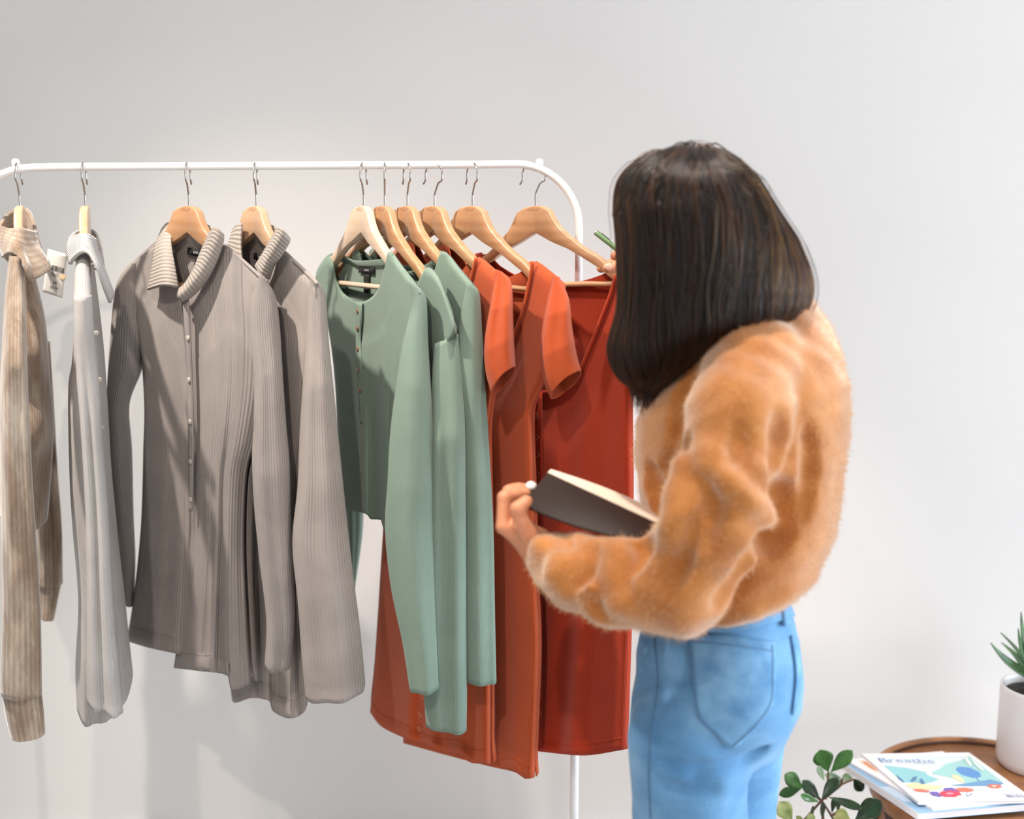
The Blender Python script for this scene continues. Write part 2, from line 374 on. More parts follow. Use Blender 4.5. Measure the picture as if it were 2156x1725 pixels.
# ------------------------------------------------------------------ garment builders
def unproj(h, px, off):
    p0, d, n = HANG[h]; r = rays(px)
    return CAM + r*(((p0-CAM)@n+off)/(r@n))[..., None]
def sheet(name, mat, parent, P, solid=0.0022, rot=False, label=None):
    nv, nu = P.shape[:2]
    wl = np.linalg.norm(np.diff(P[nv//2], axis=0), axis=1).sum(); hl = np.linalg.norm(np.diff(P[:, nu//2], axis=0), axis=1).sum()
    au = np.r_[0, np.cumsum(np.linalg.norm(np.diff(P[-1], axis=0), axis=1))]; u, v = np.meshgrid(au/max(au[-1], 1e-6)*wl, np.linspace(0, hl, nv))
    uv = np.stack([v, u] if rot else [u, v], -1)
    return mk(name, P.reshape(-1, 3), grid_faces(nv, nu), mat, parent, uv=uv, solid=solid, label=label)
def panel(name, mat, parent, h, top, bottom, left, right, off, nu=48, nv=72, solid=0.0022, rot=False, label=None):
    """Front cloth of a garment: its outline lies on the hanger plane, off() bulges it forward and folds it."""
    C = coons(top, bottom, left, right, nu, nv)
    U, Vv = np.meshgrid(np.linspace(0, 1, nu), np.linspace(0, 1, nv))
    P = unproj(h, C, off(U, Vv)); sheet(name, mat, parent, P, solid, rot, label); return P
def front(name, mat, parent, h, top, bottom, left, right, off, nu=56, nv=76, solid=0.0022):
    """Front cloth whose columns follow the side edges (no overlap under deep necklines)."""
    T, B, L, R = curve(top, nu), curve(bottom, 60), curve(left, 80), curve(right, 80)
    el = lambda y: np.interp(y, np.maximum.accumulate(L[:, 1]), L[:, 0]); er = lambda y: np.interp(y, np.maximum.accumulate(R[:, 1]), R[:, 0])
    xi = lambda q: (q[:, 0]-el(q[:, 1]))/(er(q[:, 1])-el(q[:, 1]))
    X = np.maximum.accumulate(np.clip(xi(T), 0, 1)+np.arange(nu)*1e-6); X = (X-X[0])/(X[-1]-X[0])
    xb = np.maximum.accumulate(np.clip(xi(B), 0, 1)+np.arange(60)*1e-6); yb = np.interp(X, xb, B[:, 1])
    Vv = np.linspace(0, 1, nv)[:, None]*np.ones(nu)[None]; Y = T[None, :, 1]+(yb-T[:, 1])[None]*Vv
    U = np.broadcast_to(X[None], Y.shape); x = el(Y)+U*(er(Y)-el(Y)); x[0] = T[:, 0]
    P = unproj(h, np.stack([x, Y], -1), off(U, Vv)); sheet(name, mat, parent, P, solid); return P
def back_panel(name, mat, parent, h, top, Pl, Pr, bulge, nu=40, nv=50, drop=0.0, seed=0):
    """Rear cloth in hanger-plane coordinates, sharing the front's side edges (Pl, Pr)."""
    p0, d, n = HANG[h]
    sz = lambda P: np.stack([(P-p0)@d, P[..., 2]], -1)
    T = sz(unproj(h, np.asarray(top, float), -0.004)); L = sz(Pl)[::3]; R = sz(Pr)[::3]
    T[0] = L[0]; T[-1] = R[0]
    B = np.array([L[-1], 0.5*(L[-1]+R[-1])-[0, drop], R[-1]])
    C = coons(T, B, L, R, nu, nv)
    U, Vv = np.meshgrid(np.linspace(0, 1, nu), np.linspace(0, 1, nv))
    O = -(0.0118*np.clip(Vv/.03, 0, 1)**.6*np.clip(U/.03, 0, 1)**.6*np.clip((1-U)/.03, 0, 1)**.6+max(0, bulge-.008)*np.sin(PI*U)**0.6*np.minimum(1, Vv*3)) + 0.004*np.sin(U*17+seed)*Vv
    P = p0+C[..., :1]*d+O[..., None]*n; P[..., 2] = C[..., 1]
    sheet(name, mat, parent, P)
def folds(bulge, amp, ks, seed=0, hem=0.0, edge=0.0):
    ph = [random.Random(seed*31+i).uniform(0, 6.3) for i in range(len(ks))]
    def f(U, V):
        r_ = lambda t: np.clip(t, 0, 1)**0.6
        base = 0.0132*np.maximum(np.clip(V/.02, 0, 1)**0.4, np.clip((0.30-np.abs(U-.5))/.06, 0, 1))*r_(U/.03)*r_((1-U)/.03)
        e = np.sin(PI*np.clip(U, 0, 1))**0.5
        o = bulge*e*(0.35+0.65*np.minimum(1, V*5)) + edge
        w = np.clip((V-0.12)/0.75, 0, 1)**1.2
        for i, k in enumerate(ks): o = o + amp/(1+0.35*i)*np.sin(U*k*2*PI+ph[i]+V*(0.8*math.sin(ph[i])))*w*e
        if hem: o = o + np.where(V > hem, 0.004, 0.0)
        return np.maximum(o, base)
    return f
def sleeve(name, mat, parent, left, right, Y, b, nv=80, nt=40, amp=0.0, ks=(3, 5), tilt=0.0, seed=0, hem=0.0, wr=0.0, solid=0.0022):
    L, R = curve(left, nv), curve(right, nv); v = np.linspace(0, 1, nv)
    Yv = np.interp(v, np.linspace(0, 1, len(Y)), Y); bv = np.interp(v, np.linspace(0, 1, len(b)), b)
    PL, PR = W(L, Yv), W(R, Yv); c = 0.5*(PL+PR); a = 0.5*(PR-PL)
    e = CAM-c; e[:, 2] = 0; e /= np.linalg.norm(e, axis=1)[:, None]
    th = np.linspace(0, 2*PI, nt, endpoint=False); rr = random.Random(seed)
    Fd = np.zeros((nv, nt))
    for k in ks: Fd += np.sin(k*th[None]+rr.uniform(0, 6)+v[:, None]*rr.uniform(-2.5, 2.5))*np.clip(v[:, None]*3, 0, 1)/len(ks)
    W2 = np.zeros((nv, nt))
    if wr:
        for q in range(4): W2 += np.sin(v[:, None]*rr.uniform(14, 40)+th[None]*rr.choice([1, 2, -1, -2])+rr.uniform(0, 6))*np.exp(-((v[:, None]-rr.uniform(.15, .85))/.25)**2)
    sn = np.sin(th)[None, :]; disp = (amp*Fd+wr*W2)*np.abs(sn)
    tl = tilt*np.clip((v-0.55)/0.45, 0, 1)**1.5
    P = c[:, None]+a[:, None]*np.cos(th)[None, :, None]+e[:, None]*(bv[:, None]*sn+disp)[..., None]
    P[..., 2] += tl[:, None]*sn
    if hem: P += (np.where(v > hem, 0.002, 0.0)[:, None]*np.abs(sn))[..., None]*e[:, None]*np.sign(sn)[..., None]
    circ = PI*(3*(np.linalg.norm(a, axis=1).mean()+bv.mean())-math.sqrt(10*np.linalg.norm(a, axis=1).mean()*bv.mean()))*0.9
    ln = np.linalg.norm(np.diff(c, axis=0), axis=1).sum()
    u2, v2 = np.meshgrid(np.arange(nt)/nt*circ, v*ln)
    return mk(name, P.reshape(-1, 3), grid_faces(nv, nt, True), mat, parent, uv=np.stack([u2, v2], -1), solid=solid)
def patchY(name, mat, parent, top, bottom, left, right, Yf, nu=30, nv=20, solid=0.003, rot=False, label=None):
    C = coons(top, bottom, left, right, nu, nv); U, Vv = np.meshgrid(np.linspace(0, 1, nu), np.linspace(0, 1, nv))
    P = W(C, Yf(U, Vv)); return sheet(name, mat, parent, P, solid, rot, label)
def thing_at(h, name, label, cat, group):
    return empty(name, HANG[h][0], label, cat, group)
def hem_line(mat, parent, P, h, v):
    tube('hem_stitch', P[int(v*(len(P)-1))]+HANG[h][2]*0.0012, 0.0009, mat, parent, 6)
def discs_on(h, name, mat, parent, pts, off, r, t=0.002):
    for q in pts:
        c = unproj(h, np.array([q], float), off)[0]; V, F = disc_geo(c, HANG[h][2], r, t); mk(name, V, F, mat, parent)
def rings_on(h, name, mat, parent, pts, off, r):
    p0, d, n = HANG[h]
    for q in pts:
        c = unproj(h, np.array([q], float), off)[0]; a = np.linspace(0, 2*PI, 19)
        V, F = tube_geo(c+r*(np.cos(a)[:, None]*d+np.sin(a)[:, None]*np.array([0, 0, 1.0])), 0.0008, 6); mk(name, V, F, mat, parent)
def line_on(h, name, mat, parent, pts, off, r, n=40):
    P = unproj(h, curve(pts, n), off); return tube(name, P, r, mat, parent, 6)
def neck_label(h, parent, q, strip, off):
    C = coons([q[0], q[1]], [q[3], q[2]], [q[0], q[3]], [q[1], q[2]], 4, 3); P = unproj(h, C, np.full(C.shape[:2], off)); sheet('brand_label', M['black'], parent, P, 0.0012)
    C = coons([strip[0], strip[1]], [strip[3], strip[2]], [strip[0], strip[3]], [strip[1], strip[2]], 3, 6); P = unproj(h, C, np.full(C.shape[:2], off-0.001)); sheet('size_label', M['black'], parent, P, 0.001)
    q = np.array(q, float); V = []; F = []
    for k in range(4):
        u0, u1 = .36+.075*k, .36+.075*k+.055
        for (u, v) in ((u0, .38), (u1, .38), (u1, .66), (u0, .66)):
            pp = (1-v)*((1-u)*q[0]+u*q[1])+v*((1-u)*q[3]+u*q[2]); V.append(unproj(h, pp[None], off+0.0011)[0])
        F.append((4*k, 4*k+1, 4*k+2, 4*k+3))
    mk('woven_mark', V, F, M['labelink'], parent, smooth=False)

G_TAUPE, G_SAGE, G_RUST = 'taupe rib knit shirts on the rack', 'sage green tops on the rack', 'rust dresses on the rack'
# ---- 3: taupe shirt, whole front visible
g = thing_at(2, 'shirt', 'taupe rib knit shirt with open ribbed collar, its whole front visible', 'shirt', G_TAUPE)
T = M['taupe']
PLf = front('front_left_panel', T, g, 2, [(268, 562), (300, 538), (330, 520), (348, 562), (362, 592), (380, 612)], [(268, 1350), (310, 1363), (373, 1377), (392, 1383)],
      [(268, 562), (290, 690), (300, 770), (305, 860), (303, 941), (298, 1103), (284, 1245), (268, 1350)], [(380, 612), (397, 760), (402, 900), (404, 1079), (402, 1143), (396, 1290), (392, 1383)], folds(0.018, 0.003, (1.5, 2.5), 1, 0.962))
PRf = front('front_right_panel', T, g, 2, [(383, 625), (420, 600), (448, 566), (466, 530), (474, 514), (515, 550), (557, 589)], [(367, 1407), (420, 1413), (478, 1422), (483, 1447), (500, 1452), (527, 1440)],
      [(383, 625), (395, 760), (400, 900), (402, 1079), (400, 1143), (381, 1306), (367, 1407)], [(557, 589), (562, 700), (556, 820), (536, 930), (519, 1000), (513, 1143), (519, 1306), (527, 1440)], folds(0.026, 0.0055, (2.2, 3.6, 5.3), 5, 0.962, 0.004))
back_panel('back_panel', T, g, 2, [(268, 562), (330, 510), (365, 492), (400, 490), (445, 498), (474, 514), (557, 589)], PLf[:, 0], PRf[:, -1], 0.03, drop=0.01)
hem_line(T, g, PLf, 2, 0.965); hem_line(T, g, PRf, 2, 0.965)
sleeve('sleeve', T, g, [(548, 580), (527, 640), (525, 700), (536, 790), (535, 900), (532, 962), (536, 1062), (548, 1184), (562, 1306), (558, 1403)],
       [(556, 587), (578, 622), (588, 690), (594, 787), (602, 900), (609, 981), (613, 1103), (619, 1225), (620, 1306), (613, 1400)], [1.85, 1.835, 1.825, 1.83, 1.84], [0.012, 0.034, 0.036, 0.034, 0.03], amp=0.008, ks=(3, 5), seed=3, hem=0.97)
sleeve('sleeve', T, g, [(275, 556), (256, 578), (243, 613), (234, 700), (225, 850), (228, 940), (240, 1062), (252, 1160), (262, 1269)],
       [(288, 552), (300, 600), (303, 690), (299, 772), (272, 850), (277, 950), (280, 1080), (284, 1180), (281, 1271)], [2.12, 2.125, 2.13, 2.15, 2.17], [0.034, 0.038, 0.036, 0.03, 0.026], amp=0.004, ks=(3, 4), seed=4)
panel('collar', M['collar'], g, 2, [(342, 482), (352, 471), (364, 468)], [(312, 611), (345, 602), (376, 607)], [(342, 482), (327, 520), (322, 555), (312, 611)], [(364, 468), (361, 512), (368, 560), (376, 607)],
      lambda U, V: 0.028+0.018*np.sin(PI*U)*V+0.004*V-0.03*(1-V)**2, 18, 24, 0.004, True)
panel('collar', M['collar'], g, 2, [(442, 490), (455, 479), (470, 494)], [(377, 609), (375, 624), (383, 637)], [(442, 490), (424, 530), (408, 568), (390, 598), (377, 609)], [(470, 494), (469, 512), (455, 552), (432, 594), (403, 624), (383, 637)],
      lambda U, V: 0.022+0.030*np.sin(PI*np.clip(U*.8+.1, 0, 1))*(0.4+0.6*V), 16, 28, 0.004, True)
panel('collar_stand', M['collar'], g, 2, [(345, 480), (400, 462), (462, 484)], [(352, 540), (400, 520), (452, 540)], [(345, 480), (352, 540)], [(462, 484), (452, 540)], lambda U, V: -0.026*np.sin(PI*U), 20, 10, 0.003, True)
panel('button_placket', T, g, 2, [(386, 640), (397, 634)], [(399, 1079), (405, 1076)], [(386, 640), (394, 760), (397, 900), (399, 1079)], [(397, 634), (403, 760), (407, 900), (405, 1076)], lambda U, V: 0.0345+0*U, 4, 40, 0.003)
discs_on(2, 'button', M['pearl'], g, [(396, 712), (398, 800), (400, 888), (401, 972), (402, 1052)], 0.037, 0.0045)
neck_label(2, g, [(396, 521), (430, 527), (428, 542), (394, 536)], [(412, 541), (423, 543), (412, 590), (403, 588)], -0.008)
line_on(2, 'shoulder_seam', T, g, [(474, 516), (515, 552), (557, 591)], 0.012, 0.003)

# ---- 4: taupe shirt behind it
g = thing_at(3, 'shirt', 'taupe rib knit shirt half hidden between the fully visible shirt and the green tops', 'shirt', G_TAUPE)
T = M['taupe2']
P4 = front('front_panel', T, g, 3, [(455, 575), (490, 515), (515, 560), (545, 620), (572, 590), (585, 550), (597, 527), (635, 562), (669, 596)], [(487, 1456), (494, 1480), (530, 1470), (566, 1476), (575, 1497), (609, 1513), (640, 1500), (650, 1470)],
      [(455, 575), (480, 700), (500, 900), (505, 1100), (495, 1300), (487, 1456)], [(669, 596), (674, 700), (668, 820), (650, 930), (640, 1000), (636, 1143), (642, 1306), (650, 1470)], folds(0.022, 0.006, (2.3, 3.7, 5.1), 9, 0.965))
back_panel('back_panel', T, g, 3, [(455, 575), (490, 505), (540, 490), (575, 500), (597, 527), (669, 596)], P4[:, 0], P4[:, -1], 0.03, drop=0.0, seed=2)
hem_line(T, g, P4, 3, 0.968)
sleeve('sleeve', T, g, [(655, 580), (646, 640), (645, 700), (643, 752), (633, 900), (628, 1022), (617, 1143), (628, 1265), (637, 1387), (645, 1470)],
       [(672, 598), (685, 630), (691, 717), (705, 857), (710, 910), (730, 1103), (744, 1225), (755, 1310), (767, 1432), (765, 1452)], [1.835, 1.81, 1.80, 1.80, 1.81], [0.014, 0.03, 0.032, 0.034, 0.036], amp=0.009, ks=(3, 5, 6), seed=12, hem=0.975)
sleeve('sleeve', T, g, [(476, 560), (455, 640), (450, 800), (455, 1000), (470, 1250)], [(492, 555), (500, 640), (505, 800), (510, 1000), (515, 1250)], [2.17, 2.17, 2.18], [0.012, 0.03, 0.028], amp=0.004, seed=13)
panel('collar', M['collar'], g, 3, [(578, 492), (590, 479), (608, 500)], [(538, 560), (548, 575), (566, 588)], [(578, 492), (560, 525), (538, 560)], [(608, 500), (608, 510), (590, 540), (576, 560), (566, 588)],
      lambda U, V: 0.020+0.026*np.sin(PI*np.clip(U*.8+.1, 0, 1)), 16, 24, 0.004, True)
panel('collar', M['collar'], g, 3, [(492, 482), (500, 472), (509, 470)], [(480, 545), (500, 565), (512, 570)], [(492, 482), (482, 515), (480, 545)], [(509, 470), (507, 520), (512, 570)], lambda U, V: 0.02+0.015*V, 12, 18, 0.004, True)
panel('collar_stand', M['collar'], g, 3, [(494, 480), (540, 466), (595, 482)], [(498, 540), (540, 530), (585, 545)], [(494, 480), (498, 540)], [(595, 482), (585, 545)], lambda U, V: -0.024*np.sin(PI*U), 20, 10, 0.003, True)
neck_label(3, g, [(536, 532), (562, 536), (560, 550), (534, 546)], [(546, 549), (556, 550), (550, 590), (542, 588)], -0.006)
line_on(3, 'shoulder_seam', T, g, [(597, 529), (635, 564), (669, 598)], 0.010, 0.003)

# ---- 5-7: sage tops
S = M['sage']
g = thing_at(4, 'cardigan', 'cropped sage green button top with round neck and black neck label, frontmost of three', 'top', G_SAGE)
P5 = front('front_panel', S, g, 4, [(664, 590), (672, 562), (697, 537), (709, 590), (728, 622), (757, 636), (782, 627), (800, 603), (812, 560), (821, 529), (850, 565), (879, 606)], [(716, 1066), (745, 1076), (771, 1082), (780, 1093), (804, 1096), (810, 1116), (840, 1122), (862, 1125)],
      [(664, 590), (690, 680), (706, 800), (712, 930), (716, 1066)], [(879, 606), (878, 700), (870, 850), (864, 1000), (862, 1125)], folds(0.016, 0.0055, (3.2, 5.2, 7.1), 21, 0.0))
back_panel('back_panel', S, g, 4, [(664, 590), (697, 537), (728, 539), (745, 548), (764, 550), (790, 548), (812, 545), (821, 529), (879, 606)], P5[:, 0], P5[:, -1], 0.014, drop=0.0, seed=3)
sleeve('sleeve', S, g, [(862, 590), (868, 640), (855, 700), (844, 752), (824, 900), (817, 1020), (812, 1115), (824, 1235), (848, 1350), (864, 1453)],
       [(880, 606), (896, 628), (900, 720), (904, 787), (910, 900), (911, 1091), (914, 1260), (918, 1350), (921, 1420), (923, 1447)], [1.815, 1.80, 1.79, 1.79, 1.79], [0.012, 0.028, 0.028, 0.026, 0.024], amp=0.006, ks=(3, 4), seed=22)
sleeve('sleeve', S, g, [(690, 560), (700, 700), (715, 900), (728, 1075), (738, 1240)], [(706, 560), (740, 700), (755, 900), (764, 1090), (746, 1242)], [2.17, 2.18, 2.19], [0.012, 0.024, 0.02], amp=0.003, seed=23)
panel('button_placket', S, g, 4, [(751, 638), (762, 638)], [(760, 892), (766, 892)], [(751, 638), (751, 740), (756, 820), (760, 892)], [(762, 638), (760, 740), (764, 820), (766, 892)], lambda U, V: 0.0175+0.0015*np.sin(V*16)*(U > .4), 4, 40, 0.003)
line_on(4, 'placket_seam', M['black'], g, [(764, 640), (761, 740), (766, 830), (768, 892)], 0.0165, 0.0009)
discs_on(4, 'button', M['brownbutton'], g, [(753.5, 656), (753, 692), (753.5, 735), (755, 778), (758, 822)], 0.0192, 0.004)
neck_label(4, g, [(757, 561), (788, 563), (787, 577), (755, 574)], [(766, 576), (778, 577), (775, 618), (766, 616)], -0.008)
line_on(4, 'shoulder_seam', S, g, [(826, 538), (855, 574), (876, 603), (884, 618)], 0.008, 0.0016)

g = thing_at(5, 'cardigan', 'sage green top slipping off its hanger with a dropped shoulder seam, middle of three', 'top', G_SAGE)
P6 = front('front_panel', S, g, 5, [(722, 590), (751, 518), (768, 570), (800, 640), (840, 655), (870, 620), (887, 582), (901, 563), (924, 585), (945, 640), (962, 700)], [(785, 1088), (850, 1100), (915, 1110)],
      [(722, 590), (755, 750), (775, 900), (785, 1088)], [(962, 700), (938, 740), (922, 850), (915, 1110)], folds(0.012, 0.004, (3, 5), 31))
back_panel('back_panel', S, g, 5, [(722, 590), (751, 518), (790, 552), (840, 570), (870, 572), (901, 563), (962, 700)], P6[:, 0], P6[:, -1], 0.010, seed=5)
sleeve('sleeve', S, g, [(917, 724), (911, 790), (909, 900), (902, 1091), (895, 1300), (894, 1450), (898, 1527)], [(963, 703), (968, 760), (973, 820), (978, 900), (980, 1091), (981, 1300), (982, 1450), (981, 1538)],
       [1.81, 1.80, 1.805, 1.815, 1.82], [0.007, 0.024, 0.024, 0.022, 0.022], amp=0.006, ks=(3, 5), seed=32)
line_on(5, 'shoulder_seam', S, g, [(905, 566), (930, 604), (950, 655), (960, 702)], 0.008, 0.0016)
g = thing_at(6, 'cardigan', 'sage green top nearest the rust dresses, last of three', 'top', G_SAGE)
P7 = front('front_panel', S, g, 6, [(770, 590), (786, 524), (805, 570), (845, 630), (880, 630), (912, 580), (932, 529), (970, 568), (1003, 607)], [(840, 1085), (900, 1095), (975, 1105)],
      [(770, 590), (805, 750), (830, 900), (840, 1085)], [(1003, 607), (988, 670), (976, 760), (974, 900), (972, 1105)], folds(0.012, 0.004, (3, 5), 41))
back_panel('back_panel', S, g, 6, [(770, 590), (786, 524), (830, 552), (880, 562), (910, 552), (932, 529), (1003, 607)], P7[:, 0], P7[:, -1], 0.010, seed=6)
sleeve('sleeve', S, g, [(985, 590), (972, 660), (962, 760), (962, 900), (968, 1100), (974, 1300), (979, 1431)], [(1001, 606), (1009, 624), (1015, 720), (1026, 900), (1037, 1100), (1041, 1300), (1044, 1436)],
       [1.825, 1.825, 1.825, 1.83, 1.835], [0.022, 0.024, 0.024, 0.022, 0.022], amp=0.005, ks=(3, 5), seed=42)
line_on(6, 'shoulder_seam', S, g, [(936, 537), (972, 576), (1000, 612)], 0.008, 0.0016)

# ---- 8-10: rust dresses
R_ = M['rust']
g = thing_at(7, 'dress', 'rust button front dress with short sleeves, its hem showing under the green tops', 'dress', G_RUST)
P8 = front('front_panel', R_, g, 7, [(790, 610), (830, 530), (868, 512), (885, 620), (910, 730), (930, 790), (950, 740), (978, 640), (992, 590), (1004, 541), (1042, 567), (1074, 597)], [(780, 1500), (804, 1530), (850, 1553), (888, 1565), (930, 1580), (977, 1591), (990, 1606), (1032, 1608)],
      [(790, 610), (812, 800), (815, 1000), (807, 1130), (792, 1378), (780, 1500)], [(1074, 597), (1066, 700), (1046, 800), (1028, 900), (1030, 1100), (1032, 1431), (1032, 1608)], folds(0.016, 0.006, (2.2, 3.6, 5.2), 51, 0.985))
back_panel('back_panel', R_, g, 7, [(790, 610), (868, 512), (905, 556), (945, 580), (977, 570), (1004, 545), (1074, 597)], P8[:, 0], P8[:, -1], 0.014, seed=7)
hem_line(R_, g, P8, 7, 0.985)
sleeve('sleeve', R_, g, [(1046, 568), (1034, 640), (1022, 720), (1024, 780), (1036, 826)], [(1056, 574), (1075, 598), (1079, 683), (1081, 730), (1084, 778)], [1.835, 1.815, 1.805, 1.80], [0.010, 0.028, 0.03, 0.026], amp=0.008, ks=(3, 4), tilt=0.014, seed=52, solid=0.003)
sleeve('sleeve', R_, g, [(795, 610), (790, 700), (795, 800)], [(820, 580), (835, 700), (835, 800)], [2.17, 2.18], [0.012, 0.024], seed=53)
rings_on(7, 'snap', M['snap'], g, [(888, 1467), (885, 1505), (882, 1535)], 0.0185, 0.0045)
line_on(7, 'neckline_binding', R_, g, [(1003, 543), (991, 592), (978, 642), (952, 742)], 0.017, 0.003)
g = thing_at(8, 'dress', 'longest rust dress with short sleeves, hanging in the middle of the three rust dresses', 'dress', G_RUST)
P9 = front('front_panel', R_, g, 8, [(850, 610), (903, 528), (942, 512), (962, 640), (1000, 770), (1035, 820), (1062, 760), (1088, 690), (1102, 650), (1115, 590), (1123, 549), (1160, 572), (1190, 599)], [(850, 1565), (940, 1590), (1029, 1613), (1085, 1626), (1105, 1640), (1125, 1637)],
      [(850, 610), (870, 900), (860, 1300), (850, 1565)], [(1190, 599), (1180, 700), (1148, 800), (1125, 850), (1121, 900), (1131, 1235), (1135, 1378), (1125, 1637)], folds(0.018, 0.0055, (1.6, 2.7, 4.1), 61, 0.985))
back_panel('back_panel', R_, g, 8, [(850, 610), (942, 512), (1000, 578), (1040, 592), (1066, 587), (1104, 571), (1123, 551), (1190, 599)], P9[:, 0], P9[:, -1], 0.014, seed=8)
hem_line(R_, g, P9, 8, 0.985)
sleeve('sleeve', R_, g, [(1166, 580), (1150, 650), (1140, 730), (1146, 800), (1160, 836)], [(1176, 584), (1196, 630), (1203, 690), (1212, 745), (1223, 786)], [1.845, 1.825, 1.815, 1.81], [0.010, 0.028, 0.03, 0.026], amp=0.008, ks=(3, 4), tilt=0.014, seed=62, solid=0.003)
sleeve('sleeve', R_, g, [(858, 620), (850, 700), (850, 800)], [(880, 590), (895, 700), (895, 800)], [2.15, 2.16], [0.012, 0.024], seed=63)
line_on(8, 'neckline_binding', R_, g, [(1122, 551), (1115, 592), (1102, 652), (1088, 692), (1062, 762)], 0.018, 0.003)
g = thing_at(9, 'dress', 'rust dress with deep v neck and snap placket beside the person', 'dress', G_RUST)
RD = M['rustshaded']
P10 = front('front_panel', RD, g, 9, [(960, 610), (985, 560), (1015, 532), (1040, 620), (1080, 740), (1112, 812), (1130, 826), (1160, 822), (1190, 810), (1217, 786), (1240, 735), (1264, 675), (1285, 620), (1297, 578), (1322, 588), (1345, 604)], [(930, 1562), (1030, 1575), (1130, 1582), (1206, 1590), (1254, 1589), (1321, 1577)],
      [(960, 610), (975, 900), (960, 1300), (930, 1562)], [(1345, 604), (1345, 750), (1332, 840), (1333, 1044), (1330, 1300), (1321, 1577)], folds(0.020, 0.006, (2.4, 4.3, 6.7), 71, 0.985))
back_panel('back_panel', RD, g, 9, [(960, 610), (1020, 536), (1055, 560), (1085, 578), (1125, 594), (1160, 600), (1195, 597), (1237, 590), (1275, 577), (1297, 568), (1345, 604)], P10[:, 0], P10[:, -1], 0.024, seed=9)
hem_line(RD, g, P10, 9, 0.985)
sleeve('sleeve', RD, g, [(1326, 594), (1318, 680), (1318, 760), (1328, 826)], [(1340, 600), (1364, 680), (1372, 760), (1374, 818)], [1.86, 1.85, 1.845], [0.012, 0.028, 0.026], amp=0.005, tilt=0.01, seed=72)
sleeve('sleeve', RD, g, [(968, 620), (950, 700), (950, 800)], [(985, 590), (1000, 700), (1000, 800)], [2.13, 2.14], [0.012, 0.024], seed=73)
panel('snap_placket', RD, g, 9, [(1119, 828), (1141, 826)], [(1124, 1580), (1142, 1582)], [(1119, 828), (1122, 1000), (1124, 1580)], [(1141, 826), (1142, 1000), (1142, 1582)], lambda U, V: 0.0235+0.003*np.minimum(V*4, 1)*0+0.002*np.sin(V*9), 5, 50, 0.002)
rings_on(9, 'snap', M['snap'], g, [(1128, 839), (1128.5, 877), (1129, 920), (1130, 957), (1131, 999), (1133, 1239), (1134, 1279), (1135, 1400), (1135, 1500)], 0.0285, 0.0045)
line_on(9, 'neckline_binding', RD, g, [(1297, 580), (1285, 622), (1264, 677), (1240, 737), (1217, 788), (1190, 812), (1160, 824), (1131, 828)], 0.018, 0.0034)

# ---- 1: velvet top (seen along its hanger)
g = thing_at(0, 'turtleneck', 'beige crushed velvet ribbed top with folded neck, leftmost on the rack', 'top', None)
Vv_ = M['velvet']
sleeve('sleeve', Vv_, g, [(21, 538), (14, 596), (9, 660), (4, 787), (2, 900), (3, 1062), (6, 1265), (4, 1400), (4, 1464)], [(45, 540), (51, 596), (54, 700), (57, 800), (63, 941), (73, 1103), (81, 1220), (85, 1320), (87, 1458)],
       [1.835, 1.765, 1.775, 1.79, 1.80], [0.036, 0.038, 0.036, 0.034, 0.03], amp=0.007, ks=(3, 5), seed=82, wr=0.0035)
sleeve('cuff', Vv_, g, [(6, 1458), (12, 1505), (24, 1553)], [(86, 1454), (91, 1500), (94, 1541)], [1.81, 1.81], [0.028, 0.026], amp=0.006, ks=(2, 3), seed=83)
sleeve('body', Vv_, g, [(24, 555), (12, 650), (2, 787), (-4, 900), (-6, 1000), (0, 1080)], [(66, 560), (80, 610), (95, 680), (104, 787), (112, 900), (100, 1080)], [1.99, 2.0, 2.0], [0.05, 0.13, 0.14, 0.14], amp=0.02, ks=(5, 7, 9), seed=84, wr=0.01)
sleeve('sleeve', Vv_, g, [(60, 720), (62, 850), (66, 960), (74, 1080), (77, 1232)], [(104, 720), (113, 860), (121, 1000), (129, 1110), (131, 1228)], [2.19, 2.19, 2.2], [0.03, 0.03, 0.028], amp=0.006, ks=(3, 5), seed=85, wr=0.005)
sleeve('cuff', Vv_, g, [(80, 1226), (83, 1298)], [(128, 1228), (113, 1303)], [2.2, 2.2], [0.024, 0.024], amp=0.003, seed=86)
patchY('folded_neck', Vv_, g, [(0, 474), (22, 482), (48, 482), (74, 488)], [(8, 543), (21, 532), (38, 540), (54, 564), (66, 589), (86, 582), (104, 570)], [(0, 474), (-4, 505), (8, 543)], [(74, 488), (84, 523), (100, 550), (104, 570)], lambda U, V: 1.925-0.075*np.sin(PI*np.clip(U*0.9+0.05, 0, 1))-0.055*V, 36, 26, 0.006, True)
patchY('neck_back', Vv_, g, [(0, 472), (14, 452), (34, 439), (57, 439), (69, 462), (80, 505)], [(8, 540), (30, 560), (60, 570), (92, 548)], [(0, 472), (8, 540)], [(80, 505), (92, 548)], lambda U, V: 2.0+0.075*np.sin(PI*U), 30, 16, 0.005, True)

